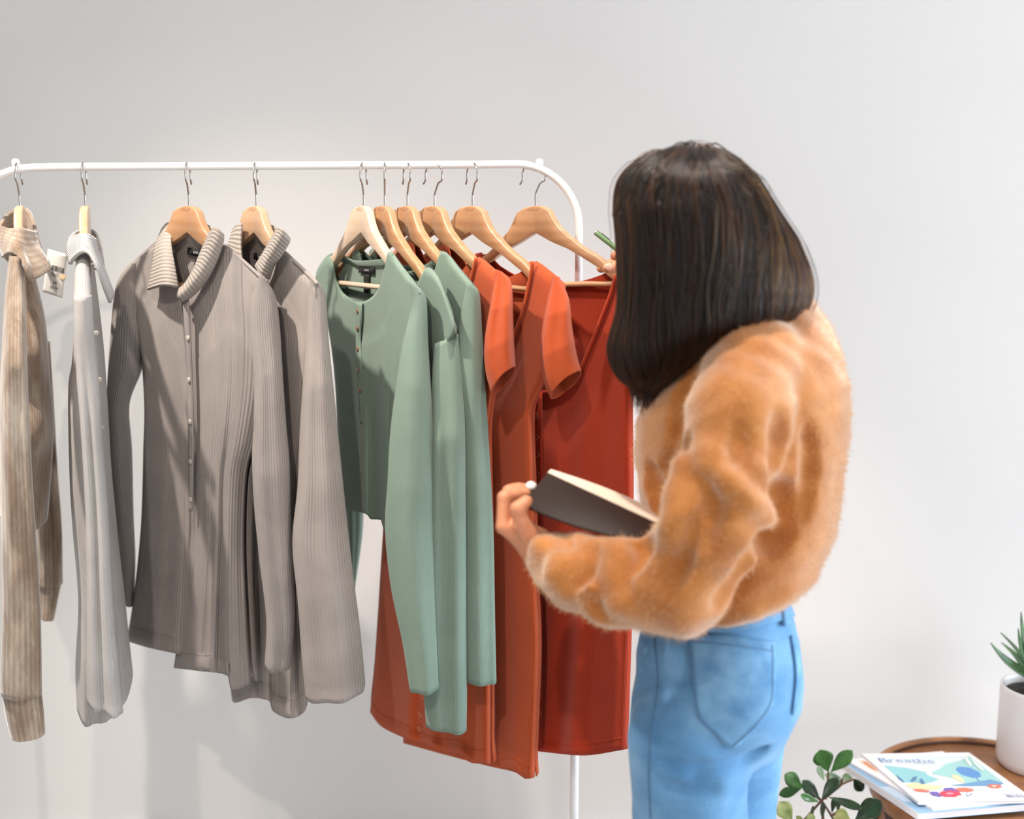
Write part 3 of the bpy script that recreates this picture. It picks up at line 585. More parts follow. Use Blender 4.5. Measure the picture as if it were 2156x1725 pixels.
# ---- 2: pale grey top (seen along its hanger)
g = thing_at(1, 'shirt', 'pale grey rib knit shirt seen from its sleeve side, beside the price tag', 'shirt', None)
Pm = M['pale']
sleeve('shoulder', Pm, g, [(163, 534), (160, 570), (158, 600), (157, 628)], [(188, 534), (190, 570), (191, 600), (192, 628)], [1.885, 1.785], [0.032, 0.034, 0.036], amp=0.0, seed=90)
sleeve('sleeve', Pm, g, [(157, 622), (158, 700), (163, 800), (171, 900), (180, 1062), (184, 1265), (183, 1400), (184, 1478)], [(192, 622), (196, 690), (207, 800), (213, 900), (225, 1062), (236, 1265), (248, 1400), (258, 1498)],
       [1.775, 1.78, 1.785, 1.79, 1.80], [0.036, 0.036, 0.036, 0.034, 0.034], amp=0.012, ks=(3, 5, 6), seed=91, hem=0.975)
sleeve('body', Pm, g, [(162, 556), (160, 660), (153, 760), (145, 822), (147, 981), (153, 1100), (166, 1265), (160, 1400), (163, 1486)], [(196, 556), (207, 640), (218, 740), (226, 860), (233, 981), (248, 1140), (262, 1260), (270, 1340), (278, 1412)],
       [2.0, 2.0, 2.0], [0.05, 0.13, 0.14, 0.15], amp=0.02, ks=(5, 7, 8), seed=92, hem=0.975)
for (px, py) in ((203, 702), (209, 800), (214, 900)):
    c = w1(px, py, 1.885); V, F = disc_geo(c, (0.3, -1, 0), 0.0045, 0.003); mk('button', V, F, M['pearl'], g)
patchY('collar', M['palecollar'], g, [(147, 500), (164, 494), (184, 494), (200, 503)], [(148, 557), (157, 543), (174, 531), (190, 538), (207, 570), (219, 606), (231, 638)], [(147, 500), (142, 526), (148, 557)], [(200, 503), (211, 545), (228, 592), (237, 618), (231, 638)], lambda U, V: 1.915-0.06*np.sin(PI*np.clip(U*.8+.1, 0, 1))-0.045*V, 34, 24, 0.005, True)
patchY('collar_stand', Pm, g, [(147, 500), (158, 489), (172, 483), (194, 483), (205, 497), (213, 525)], [(150, 545), (180, 560), (220, 575)], [(147, 500), (150, 545)], [(213, 525), (220, 575)], lambda U, V: 1.98+0.07*np.sin(PI*U), 28, 14, 0.004, True)

# ---- price tag
def text_mesh(txt, thin=0.0):
    cu = bpy.data.curves.new('t', 'FONT'); cu.body = txt; cu.size = 1.0; cu.resolution_u = 3; cu.offset = thin
    o = bpy.data.objects.new('t', cu); COL.objects.link(o); dg = bpy.context.evaluated_depsgraph_get(); me = o.evaluated_get(dg).to_mesh()
    V = np.array([v.co[:2] for v in me.vertices]); F = [tuple(p.vertices) for p in me.polygons]
    o.evaluated_get(dg).to_mesh_clear(); bpy.data.objects.remove(o); bpy.data.curves.remove(cu)
    V = V-V.min(0); return V/V.max(0), F
TQ = np.array([(101, 524), (142, 536), (131, 628), (90, 615)], float); TY = 1.90
def tagpt(u, v, d=0.0):
    u, v = np.asarray(u, float), np.asarray(v, float)
    p = ((1-u)*(1-v))[..., None]*TQ[0]+(u*(1-v))[..., None]*TQ[1]+(u*v)[..., None]*TQ[2]+((1-u)*v)[..., None]*TQ[3]
    return W(p, TY-0.012*np.sin(u*2.2)*(1-v)-d)
g = empty('price_tag', w1(118, 522, TY), 'small paper price tag hanging between the velvet top and the pale grey shirt', 'tag')
uu, vv = np.meshgrid(np.linspace(0, 1, 10), np.linspace(0, 1, 14)); sheet('card', M['paper'], g, tagpt(uu, vv), 0.0007)
def tag_text(txt, u0, u1, v0, v1):
    V, F = text_mesh(txt); mk('lettering', tagpt(u0+(u1-u0)*V[:, 0], v1-(v1-v0)*V[:, 1], 0.001), F, M['ink'], g, smooth=False)
tag_text('M', .48, .62, .68, .765); tag_text('$32.99', .34, .72, .80, .87)
V, F = [], []
rr = random.Random(3); u = 0.28
while u < 0.93:
    w_ = rr.choice([.012, .02, .03]); q = np.array([(u, .33), (u+w_, .33), (u+w_, .455), (u, .455)]); V.append(tagpt(q[:, 0], q[:, 1], 0.001)); b = 4*(len(V)-1); F.append((b, b+1, b+2, b+3)); u += w_+rr.choice([.012, .02, .03])
for k in range(4):
    q = np.array([(.28, .50+.024*k), (.28+[.45, .35, .4, .3][k], .50+.024*k), (.28+[.45, .35, .4, .3][k], .508+.024*k), (.28, .508+.024*k)]); V.append(tagpt(q[:, 0], q[:, 1], 0.001)); b = 4*(len(V)-1); F.append((b, b+1, b+2, b+3))
mk('barcode', np.vstack(V), F, M['ink'], g, smooth=False)
V, F = disc_geo(tagpt(np.array(.90), np.array(.525), 0.001), (0.15, -1, 0.1), 0.0052, 0.0006, 20); mk('round_sticker', V, F, M['sticker'], g, label='round beige sticker')
tube('cord', np.array([tagpt(np.array(.3), np.array(.05), 0.001), w1(104, 535, 1.92), w1(96, 545, 1.935)]), 0.0006, M['paper'], g, 6)

# ------------------------------------------------------------------ implicit surfaces for the person
def cap(a, b, ra, rb):
    a, b = np.asarray(a, float), np.asarray(b, float); ba = b-a; L = ba@ba+1e-12
    def f(p):
        q = p-a; h = np.clip(q@ba/L, 0, 1); return np.linalg.norm(q-h[:, None]*ba, axis=1)-(ra+(rb-ra)*h)
    return f
def ell(c, r, R=None):
    c, r = np.asarray(c, float), np.asarray(r, float)
    def f(p):
        q = p-c
        if R is not None: q = q@R
        k0 = np.linalg.norm(q/r, axis=1); k1 = np.linalg.norm(q/r**2, axis=1)+1e-9; return k0*(k0-1)/k1
    return f
def loft(rows, Yc, bsc):
    """Stacked ellipses. rows: photo row, left, right; bsc: half depth per row; Yc: depth of the axis per row."""
    rows = np.asarray(rows, float); n = len(rows); Yc = np.broadcast_to(np.asarray(Yc, float), (n,)); bsc = np.broadcast_to(np.asarray(bsc, float), (n,))
    PLr, PRr = W(rows[:, [1, 0]], Yc), W(rows[:, [2, 0]], Yc)
    z = 0.5*(PLr[:, 2]+PRr[:, 2]); cx = 0.5*(PLr[:, 0]+PRr[:, 0]); a = 0.5*(PRr[:, 0]-PLr[:, 0]); o = np.argsort(z)
    z, cx, a, b, cy = z[o], cx[o], a[o], bsc[o], Yc[o]
    def f(p):
        A, B, X, Yy = (np.interp(p[:, 2], z, q) for q in (a, b, cx, cy))
        dx, dy = (p[:, 0]-X)/A, (p[:, 1]-Yy)/B
        k = np.sqrt(dx*dx+dy*dy); d = (k-1)*np.minimum(A, B)
        return np.maximum(d, np.maximum(p[:, 2]-z[-1], z[0]-p[:, 2]))
    return f
def smin(a, b, k):
    h = np.clip(.5+.5*(b-a)/k, 0, 1); return b*(1-h)+a*h-k*h*(1-h)
def union(fs, k):
    def f(p):
        d = fs[0](p)
        for q in fs[1:]: d = smin(d, q(p), k)
        return d
    return f
def carve(f0, fs, k):
    def f(p):
        d = f0(p)
        for q in fs: d = -smin(-d, q(p), k)
        return d
    return f
def chain(pts, rs): return [cap(pts[i], pts[i+1], rs[i], rs[i+1]) for i in range(len(pts)-1)]
OFFS = np.array([(i, j, k) for i in (0, 1) for j in (0, 1) for k in (0, 1)])
def mesh_sdf(f, lo, hi, h, levels=4):
    lo = np.asarray(lo, float); s = 2**levels; n = np.ceil((np.asarray(hi)-lo)/(h*s)).astype(int)
    c = np.stack(np.meshgrid(*[np.arange(k) for k in n], indexing='ij'), -1).reshape(-1, 3)*s
    while True:
        d = f(lo+(c+s/2)*h); c = c[np.abs(d) < s*h*1.6]
        if s == 1: break
        s //= 2; c = (c[:, None]+OFFS[None]*s).reshape(-1, 3)
    MM = 4096; key = lambda q: (q[..., 0]*MM+q[..., 1])*MM+q[..., 2]
    cor = c[:, None]+OFFS[None]; uk, inv = np.unique(key(cor).ravel(), return_inverse=True)
    pts = np.stack([uk//(MM*MM), uk//MM % MM, uk % MM], -1); val = f(lo+pts*h); v = val[inv].reshape(-1, 8)
    act = (v < 0).any(1) & (v >= 0).any(1); c, v = c[act], v[act]
    acc = np.zeros((len(c), 3)); cnt = np.zeros(len(c))
    for a in range(8):
        for ax in (4, 2, 1):
            if a & ax: continue
            b = a | ax; va, vb = v[:, a], v[:, b]; m = (va < 0) != (vb < 0); t = np.where(m, va/(va-vb+1e-20), 0)
            acc[m] += (OFFS[a]+t[:, None]*(OFFS[b]-OFFS[a]))[m]; cnt[m] += 1
    P = lo+(c+acc/cnt[:, None])*h; ck = key(c); o = np.argsort(ck); sk = ck[o]; F = []
    for ax, (b1, b2), cb in ((0, (1, 2), 4), (1, (2, 0), 2), (2, (0, 1), 1)):
        m = (v[:, 0] < 0) != (v[:, cb] < 0); q = c[m]; e1, e2 = np.eye(3, dtype=int)[b1], np.eye(3, dtype=int)[b2]; idx = []; ok = np.ones(len(q), bool)
        for w_ in (q, q-e1, q-e1-e2, q-e2):
            kk = key(w_); i = np.clip(np.searchsorted(sk, kk), 0, len(sk)-1); ok &= sk[i] == kk; idx.append(o[i])
        quad = np.stack(idx, -1); flip = v[m][:, 0] >= 0; quad[flip] = quad[flip][:, ::-1]; F.append(quad[ok])
    return P, np.vstack(F)
def hit(f, px, t0=1.0, t1=2.6):
    d = rays(px); t = np.full(len(d), t0)
    for _ in range(160):
        t = t+np.clip(f(CAM+d*t[:, None])*0.5, -0.02, 0.02); t = np.minimum(t, t1)
    return CAM+d*t[:, None]
def grad(f, p, e=1e-3):
    g = np.stack([f(p+np.eye(3)[k]*e)-f(p-np.eye(3)[k]*e) for k in range(3)], -1); return g/(np.linalg.norm(g, axis=1)[:, None]+1e-9)

# ---- jeans
JY = 1.55
J1 = loft([(1235, 1430, 1640), (1264, 1412, 1652), (1297, 1385, 1668), (1340, 1348, 1678), (1383, 1340, 1684), (1426, 1340, 1688), (1474, 1331, 1684), (1522, 1326, 1664), (1575, 1328, 1640)], JY, [.100, .105, .108, .112, .115, .117, .115, .10, .085])
def w1r(x, y, Y): return w1(x, y, Y)
hipL, kneeL, ankL = w1(1449, 1560, 1.485), np.array([0.225, 1.50, 0.43]), np.array([0.235, 1.52, 0.09])
hipR, kneeR, ankR = w1(1532, 1560, 1.625), np.array([0.285, 1.66, 0.43]), np.array([0.30, 1.68, 0.09])
hl2, hr2 = w1(1452, 1725, 1.49), w1(1521, 1725, 1.635)
jparts = [J1, ell(w1(1535, 1478, 1.485), (.082, .072, .088)), ell(w1(1596, 1458, 1.60), (.060, .060, .080))]
Jl = union(chain([hipL, hl2, kneeL, ankL], [.080, .0745, .052, .043]), 0.01)
Jr = union(chain([hipR, hr2, kneeR, ankR], [.080, .0745, .052, .043]), 0.01)
Jbase = union([union(jparts, 0.02), union([Jl, Jr], 0.006)], 0.015)
crease = [cap(w1(1606, 1560, 1.445), w1(1574, 1600, 1.43), .003, .006)]
wr1 = hit(Jbase, np.array([(1400, 1610), (1470, 1625), (1545, 1605), (1400, 1660), (1500, 1665)], float))
Jf = carve(Jbase, [cap(wr1[0], wr1[1], .004, .006), cap(wr1[1], wr1[2], .006, .004), cap(wr1[3], wr1[4], .004, .004)]+crease, 0.02)

# ---- sweater
SWR = [(612, 1600, 1690), (640, 1530, 1712), (680, 1480, 1738), (730, 1432, 1762), (800, 1385, 1777), (850, 1354, 1781), (900, 1339, 1779), (950, 1336, 1773), (1000, 1343, 1768), (1060, 1352, 1760), (1100, 1358, 1752), (1140, 1364, 1738), (1206, 1385, 1708), (1259, 1410, 1660), (1315, 1440, 1600)]
S1 = loft(SWR, [1.60, 1.60, 1.60, 1.59, 1.585, 1.58, 1.575, 1.57, 1.57, 1.565, 1.56, 1.56, 1.555, 1.55, 1.55], [.05, .085, .11, .13, .145, .15, .15, .15, .15, .148, .146, .144, .14, .13, .118])
shL, elL = w1(1566, 800, 1.46), w1(1428, 1236, 1.385)
armL = union(chain([w1(1590, 760, 1.50), w1(1556, 880, 1.43), w1(1536, 1010, 1.395), w1(1500, 1110, 1.385), elL], [.062, .062, .060, .064, .056]), 0.02)
foreL = union(chain([elL, w1(1300, 1228, 1.41), w1(1215, 1204, 1.45), w1(1168, 1182, 1.478), w1(1128, 1157, 1.495)], [.057, .053, .047, .035, .0195]), 0.012)
sleeveL = union([armL, foreL], 0.02)
armR = union(chain([w1(1650, 770, 1.69), w1(1560, 800, 1.80), w1(1485, 770, 1.87), w1(1420, 690, 1.885), w1(1372, 622, 1.885)], [.075, .06, .055, .042, .024]), 0.02)
hemA, hemB = w1(1469, 1313, 1.5), w1(1646, 1262, 1.5)
hn = np.array([-(hemB-hemA)[2], 0, (hemB-hemA)[0]]); hn /= np.linalg.norm(hn); hn = -hn if hn[2] > 0 else hn   # points down
Storso = lambda p: -smin(-S1(p), -((p-hemA)@hn), 0.03)
Sbase = union([Storso, sleeveL, armR], 0.008)
def on(f, pts): return hit(f, np.array(pts, float))
def path_caps(f, pts, r, inset=0.0):
    P = on(f, curve(pts, max(6, 3*len(pts)))); d = P-CAM; P = P+d/np.linalg.norm(d, axis=1)[:, None]*inset
    r = np.interp(np.linspace(0, 1, len(P)), np.linspace(0, 1, len(r)), r); return chain(P, r)
valleys = []
for pts, r in (([(1168, 1130), (1180, 1152), (1190, 1170)], (.006, .009, .004)), ([(1243, 1152), (1222, 1192), (1200, 1215), (1186, 1230)], (.008, .013, .011, .004)),
               ([(1292, 1152), (1282, 1185), (1283, 1222), (1296, 1262)], (.008, .013, .014, .006)), ([(1352, 1150), (1335, 1165), (1318, 1188)], (.010, .012, .005)),
               ([(1640, 880), (1650, 960), (1646, 1060), (1625, 1130), (1575, 1205), (1520, 1265)], (.006, .016, .018, .016, .014, .008)),
               ([(1455, 790), (1436, 850), (1424, 920)], (.005, .009, .004)), ([(1400, 1010), (1420, 980), (1445, 930)], (.010, .010, .004)), ([(1368, 990), (1372, 1030), (1385, 1070)], (.006, .010, .010)),
               ([(1492, 985), (1500, 1060), (1480, 1150)], (.004, .008, .004)), ([(1560, 900), (1545, 960), (1520, 985)], (.003, .006, .003)),
               ([(1455, 1100), (1440, 1170), (1420, 1230)], (.003, .007, .003)), ([(1250, 1270), (1265, 1300)], (.006, .004)), ([(1700, 900), (1706, 1000), (1690, 1100)], (.003, .006, .003))):
    valleys += path_caps(Sbase, pts, np.array(r)*1.35)
Sc = carve(Sbase, valleys, 0.014)
ridges = []
for pts, r in (([(1128, 1148), (1160, 1160), (1182, 1176), (1172, 1222)], (.004, .006, .007, .004)), ([(1262, 1158), (1240, 1195), (1210, 1222), (1190, 1240)], (.005, .008, .008, .004)),
               ([(1300, 1160), (1304, 1200), (1308, 1240), (1318, 1275)], (.005, .009, .008, .004)), ([(1478, 957), (1520, 1000), (1570, 1050), (1627, 1101)], (.0045, .0045, .0040, .0012)),
               ([(1440, 960), (1428, 1060), (1410, 1150)], (.004, .007, .004))):
    ridges += path_caps(Sc, pts, np.array(r)*1.5, 0.006)
Sf0 = union([Sc]+ridges, 0.02)
Sf = Sf0

# ---- person object
person = empty('person', (0.26, 1.58, 0.0), 'person in mustard jumper and blue jeans, facing the rack with notebook in hand', 'person')
V, F = mesh_sdf(Sf, (-0.02, 1.22, 0.80), (0.52, 2.02, 1.42), 0.005, 4)
nz_ = np.sin(V[:, 0]*90+2*np.sin(V[:, 2]*55))*np.sin(V[:, 2]*70+V[:, 1]*60)*0.0016
V = V+grad(Sf, V)*nz_[:, None]
sweater = mk('sweater', V, F, M['wool'], person, label='mustard fuzzy oversized jumper')
def hair_obj(name, P, rad, mat, parent, kind=None):
    m, n = P.shape[:2]; hc = bpy.data.hair_curves.new(name); hc.add_curves([n]*m)
    hc.attributes['position'].data.foreach_set('vector', (P.reshape(-1, 3)-root_loc(parent)).astype(np.float32).ravel())
    a = hc.attributes.get('radius') or hc.attributes.new('radius', 'FLOAT', 'POINT')
    a.data.foreach_set('value', np.broadcast_to(np.asarray(rad, np.float32), (m, n)).ravel())
    hc.materials.append(mat); o = bpy.data.objects.new(name, hc); COL.objects.link(o); o.parent = parent
    if kind: o['kind'] = kind
    return o
SV = V; sel = RNG.choice(len(SV), min(22000, len(SV)), replace=False); Sp = SV[sel]; Sn = grad(Sf, Sp)
dirs = Sn*0.8+RNG.normal(0, 0.75, Sp.shape)+np.array([0, 0, -0.25]); ln = RNG.uniform(0.003, 0.0085, (len(Sp), 1)); bend = RNG.normal(0, 0.5, Sp.shape)
dirs /= np.linalg.norm(dirs, axis=1)[:, None]
fz = np.stack([Sp-Sn*0.001, Sp+dirs*ln*0.5, Sp+dirs*ln*0.85+bend*ln*0.35], 1)
hair_obj('wool_fuzz', fz, np.array([0.00022, 0.00018, 0.00008]), M['fuzz'], sweater, 'stuff')
V, F = mesh_sdf(Jf, (0.05, 1.35, 0.05), (0.42, 1.80, 0.96), 0.005, 4)
jeans = mk('jeans', V, F, M['denim'], person, label='light blue jeans with back pockets')
def decal(name, mat, parent, f, top, bottom, left, right, nu, nv, lift, thick, label=None):
    C = coons(top, bottom, left, right, nu, nv); P = hit(f, C.reshape(-1, 2)); Nn = grad(f, P); P = (P+Nn*lift).reshape(nv, nu, 3)
    return sheet(name, mat, parent, P, thick, label=label)
def seam(name, mat, parent, f, pts, r, lift=0.001, n=40):
    P = hit(f, curve(pts, n)); P = P+grad(f, P)*lift; return tube(name, P, r, mat, parent, 6)
decal('back_pocket', M['denimlight'], jeans, Jf, [(1452, 1333), (1540, 1338), (1627, 1352)], [(1471, 1512), (1505, 1545), (1540, 1575), (1590, 1530), (1624, 1482)], [(1452, 1333), (1460, 1420), (1471, 1512)], [(1627, 1352), (1629, 1420), (1624, 1482)], 20, 20, 0.0025, 0.003, 'faded back pocket')
seam('pocket_stitching', M['stitch'], jeans, Jf, [(1456, 1336), (1464, 1420), (1475, 1509), (1508, 1542), (1540, 1570)], 0.0009, 0.004)
seam('pocket_stitching', M['stitch'], jeans, Jf, [(1540, 1570), (1586, 1528), (1619, 1480), (1623, 1420), (1622, 1356)], 0.0009, 0.004)
seam('pocket_stitching', M['stitch'], jeans, Jf, [(1458, 1352), (1540, 1358), (1622, 1370)], 0.0009, 0.004)
decal('back_pocket', M['denimlight'], jeans, Jf, [(1662, 1338), (1676, 1345)], [(1664, 1505), (1676, 1470)], [(1662, 1338), (1672, 1420), (1664, 1505)], [(1676, 1345), (1682, 1420), (1676, 1470)], 6, 14, 0.0025, 0.003)
seam('side_seam', M['stitch'], jeans, Jf, [(1378, 1345), (1385, 1440), (1370, 1540), (1366, 1640), (1370, 1722)], 0.0010, 0.0008)
decal('waistband', M['denim'], jeans, Jf, [(1436, 1302), (1540, 1296), (1655, 1268)], [(1430, 1330), (1540, 1330), (1668, 1300)], [(1436, 1302), (1430, 1330)], [(1655, 1268), (1668, 1300)], 26, 5, 0.003, 0.004)
decal('belt_loop', M['denimlight'], jeans, Jf, [(1636, 1270), (1650, 1266)], [(1642, 1320), (1656, 1318)], [(1636, 1270), (1642, 1320)], [(1650, 1266), (1656, 1318)], 3, 6, 0.006, 0.003)

# ---- body (one continuous skin surface: head, neck, trunk, arms, hands, legs, feet)
hc_ = w1(1462, 498, 1.585)
fdir = np.array([-0.80, 0.42, -0.42]); fdir /= np.linalg.norm(fdir); hup = np.array([0.30, -0.05, 1.0]); hup -= fdir*(hup@fdir); hup /= np.linalg.norm(hup); hrt = np.cross(fdir, hup)
Rh = np.stack([fdir, hrt, hup], -1)
H = lambda f_, r_, u_: hc_+fdir*f_+hrt*r_+hup*u_
neckb = w1(1580, 690, 1.60)
head = union([ell(H(0, 0, .015), (.092, .072, .100), Rh), ell(H(.028, 0, -.045), (.058, .056, .068), Rh), cap(H(.082, 0, .012), H(.104, 0, -.022), .008, .012), cap(H(.088, -.02, -.056), H(.088, .02, -.056), .007, .007),
              ell(H(.07, 0, -.09), (.022, .022, .018), Rh), cap(H(.078, -.045, .034), H(.085, -.015, .036), .007, .007), cap(H(.078, .045, .034), H(.085, .015, .036), .007, .007),
              ell(H(-.008, .074, -.005), (.016, .008, .030), Rh), ell(H(-.008, -.074, -.005), (.016, .008, .030), Rh)], 0.014)
head = carve(head, [ell(H(.088, .031, .014), (.012, .014, .009), Rh), ell(H(.088, -.031, .014), (.012, .014, .009), Rh)], 0.01)
trunk = [cap(H(-.03, 0, -.07), neckb, .050, .050), cap(neckb, w1(1600, 800, 1.58), .055, .095), cap(w1(1600, 800, 1.58), w1(1535, 1240, 1.55), .10, .066), cap(w1(1535, 1240, 1.55), w1(1512, 1420, 1.55), .066, .082),
         *chain([w1(1575, 800, 1.49), w1(1505, 1060, 1.40), elL], [.045, .040, .036]), *chain([elL, w1(1250, 1215, 1.43), w1(1132, 1152, 1.49)], [.036, .032, .0215]),
         *chain([w1(1650, 780, 1.68), w1(1485, 775, 1.87)], [.045, .036]), *chain([w1(1485, 775, 1.87), w1(1362, 606, 1.885)], [.034, .022]),
         *chain([hipL, kneeL, ankL], [.056, .040, .032]), *chain([hipR, kneeR, ankR], [.056, .040, .032]),
         cap(ankL, ankL+[-.11, .065, -.055], .034, .026), cap(ankR, ankR+[-.11, .065, -.055], .034, .026)]
HLp = dict(wr=w1(1132, 1152, 1.49))
palmL = union([cap(w1(1128, 1148, 1.488), w1(1082, 1112, 1.490), .021, .017), cap(w1(1128, 1148, 1.50), w1(1084, 1104, 1.525), .021, .017)], 0.012)
fingL = [chain([w1(1080, 1118, 1.482), w1(1060, 1110, 1.480), w1(1062, 1048, 1.492), w1(1086, 1042, 1.505), w1(1108, 1040, 1.515)], [.0115, .0095, .0090, .0082, .0068]),
         chain([w1(1082, 1112, 1.500), w1(1064, 1098, 1.503), w1(1072, 1036, 1.514), w1(1092, 1030, 1.525), w1(1112, 1030, 1.532)], [.0115, .0095, .0090, .0082, .0068]),
         chain([w1(1084, 1108, 1.518), w1(1068, 1090, 1.524), w1(1082, 1032, 1.536), w1(1100, 1030, 1.545), w1(1116, 1034, 1.548)], [.011, .0090, .0085, .0078, .0066]),
         chain([w1(1086, 1104, 1.534), w1(1074, 1088, 1.542), w1(1090, 1036, 1.554), w1(1104, 1036, 1.560), w1(1118, 1040, 1.562)], [.010, .0080, .0076, .0070, .0060]),
         chain([w1(1122, 1142, 1.478), w1(1096, 1100, 1.466), w1(1090, 1072, 1.462), w1(1108, 1056, 1.470)], [.0145, .0115, .0098, .0082])]
wrR = w1(1362, 606, 1.885)
palmR = union([cap(wrR, w1(1345, 575, 1.872), .020, .017), cap(wrR, w1(1348, 560, 1.892), .020, .017)], 0.012)
fingR = [chain([w1(1345, 580, 1.872), w1(1332, 566, 1.85), w1(1306, 560, 1.838), w1(1280, 564, 1.834)], [.0130, .0110, .0100, .0085]),
         chain([w1(1342, 556, 1.880), w1(1330, 536, 1.885), w1(1312, 532, 1.89), w1(1294, 539, 1.893)], [.0110, .0092, .0085, .0072]),
         chain([w1(1345, 562, 1.900), w1(1325, 548, 1.910), w1(1296, 552, 1.912), w1(1266, 565, 1.905)], [.0110, .0092, .0088, .0078]),
         chain([w1(1350, 570, 1.908), w1(1335, 560, 1.922), w1(1315, 566, 1.926), w1(1298, 580, 1.918)], [.0105, .0088, .0080, .0070]),
         chain([w1(1354, 580, 1.910), w1(1345, 574, 1.926), w1(1330, 582, 1.930), w1(1318, 594, 1.922)], [.0095, .0078, .0070, .0062])]
def hand(palm, fings): return union([palm]+[union(c, 0.003) for c in fings], 0.0045)
handL, handR = hand(palmL, fingL), hand(palmR, fingR)
handL = carve(handL, [cap(w1(1083, 1104, 1.462), w1(1077, 1080, 1.470), .004, .003)], 0.004)
Bf = union([union([head]+trunk, 0.02), union([handL, handR], 0.001)], 0.008)
V, F = mesh_sdf(Bf, (-0.05, 1.30, 0.0), (0.50, 2.02, 1.58), 0.0032, 5)
mk('body', V, F, M['skin'], person)
def nail(p, tdir, nrm, mat, l=.0055, w_=.0042):
    tdir = tdir/np.linalg.norm(tdir); s = np.cross(tdir, nrm); s /= np.linalg.norm(s); n2 = np.cross(s, tdir); a = np.linspace(0, 2*PI, 14, endpoint=False); V = []
    for k, (sc_, hh) in enumerate(((1, 0), (1, .0012), (.6, .0018), (.05, .0020))):
        for t in a: V.append(p+tdir*math.cos(t)*l*sc_+s*math.sin(t)*w_*sc_+n2*(hh-.0004-0.0006*(math.sin(t)*sc_)**2))
    mk('fingernail', V, grid_faces(4, 14, True), mat, person)
tc_ = CAM-w1(1290, 564, 1.834); tc_ /= np.linalg.norm(tc_)
nail(w1(1281, 562, 1.834)+tc_*.0078, w1(1280, 564, 1.834)-w1(1306, 560, 1.838), tc_, M['nail'], .0070, .0055)
nail(w1(1112, 1029, 1.532)+np.array([0.004, -.0045, .005]), w1(1112, 1030, 1.532)-w1(1092, 1034, 1.525), np.array([.45, -.6, .5]), M['nailwhite'], .0075, .006)
for s_ in (-1, 1):
    V, F = mesh_sdf(ell(H(.078, .031*s_, .014), (.0115, .0115, .0115)), H(.078, .031*s_, .014)-.016, H(.078, .031*s_, .014)+.016, 0.0016, 3); mk('eye', V, F, M['nailwhite'], person)
for ak in (ankL, ankR):
    sf = union([cap(ak+[0.015, -.01, -.045], ak+[-.12, .07, -.058], .042, .036), cap(ak+[0.02, -.012, -.02], ak+[0.0, 0, -.02], .042, .04)], 0.02)
    sf2 = lambda p, sf=sf: np.maximum(sf(p), -p[:, 2]+0.0)
    V, F = mesh_sdf(sf2, ak+[-.22, -.12, -.11], ak+[.12, .16, .08], 0.006, 3); mk('shoe', V, F, M['ceramic'], person)

# ---- hair
HR = [(305, 1450, 1490), (310, 1424, 1503), (318, 1398, 1518), (330, 1365, 1536), (345, 1341, 1554), (370, 1320, 1578), (395, 1310, 1595), (440, 1306, 1622), (500, 1311, 1662), (560, 1313, 1688), (600, 1315, 1696), (640, 1314, 1690), (668, 1310, 1672), (690, 1303, 1640), (715, 1295, 1560), (740, 1291, 1505), (770, 1297, 1458), (800, 1314, 1412), (820, 1340, 1380)]
Hs = loft(HR, 1.565, [.012, .030, .045, .060, .075, .092, .102, .112, .116, .116, .114, .110, .105, .098, .085, .072, .058, .04, .02])
def Hrot(p): return Hs(p)
V, F = mesh_sdf(Hrot, (0.10, 1.40, 1.18), (0.42, 1.72, 1.56), 0.005, 4)
V = V-grad(Hrot, V)*0.004
hairb = mk('hair', V, F, M['hairbase'], person, label='shoulder length dark brown hair')
HV = V+grad(Hrot, V)*0.004; pyv = proj(HV)
endx = [1285, 1340, 1385, 1420, 1460, 1510, 1552, 1592, 1640, 1700]; endy = [815, 822, 820, 800, 772, 738, 705, 722, 694, 668]
def strands(n, top_lo, top_hi, lift, seed, jit=18):
    rg = np.random.default_rng(seed); ok = np.where((pyv[:, 1] > top_lo) & (pyv[:, 1] < top_hi))[0]
    p = HV[rg.choice(ok, n)].copy(); az = np.arctan2(p[:, 1]-1.565, p[:, 0]-0.235)+0.15*np.sin(p[:, 2]*60); cl = np.floor((az+PI)*11+0.5*np.sin(az*5)).astype(int); crnd = np.random.default_rng(77).uniform(-1, 1, 200); clj = crnd[cl % 200]; lf = rg.uniform(-.003, lift, n)+0.0045*clj; trail = [p.copy()]; alive = np.ones(n, bool); cntv = np.ones(n, int)
    ey = rg.normal(0, jit, n); ph = rg.uniform(0, 6.3, n); ey = ey + 22*crnd[(cl*7+3) % 200]; ph = 0.25*ph+3*crnd[(cl*3+11) % 200]
    for k in range(95):
        nn = grad(Hrot, p); g0 = np.zeros_like(p); g0[:, 2] = -1
        g0[:, 0] += 0.16*np.sin(p[:, 2]*34+ph*2)+0.06*np.sin(p[:, 2]*90+ph*2); g0[:, 1] += 0.10*np.cos(p[:, 2]*33+ph*.8)
        t = g0-nn*(g0*nn).sum(1)[:, None]; t /= np.linalg.norm(t, axis=1)[:, None]+1e-6
        p2 = p+t*0.0055; d = Hrot(p2); p2 = p2-grad(Hrot, p2)*(d-lf)[:, None]*0.7
        p2 = np.where(t[:, 2:3] > -0.02, p+np.array([0, 0, -0.003]), p2)
        q = proj(p2); end = np.interp(q[:, 0], endx, endy)+ey; alive &= q[:, 1] < end
        p = np.where(alive[:, None], p2, p); cntv += alive; trail.append(p.copy())
    T = np.stack(trail, 1); K = 22; out = np.empty((n, K, 3)); keep = cntv > 8
    for i in np.where(keep)[0]:
        s = np.linspace(0, cntv[i]-1, K); out[i] = np.stack([np.interp(s, np.arange(cntv[i]), T[i, :cntv[i], c]) for c in range(3)], -1)
    return out[keep]
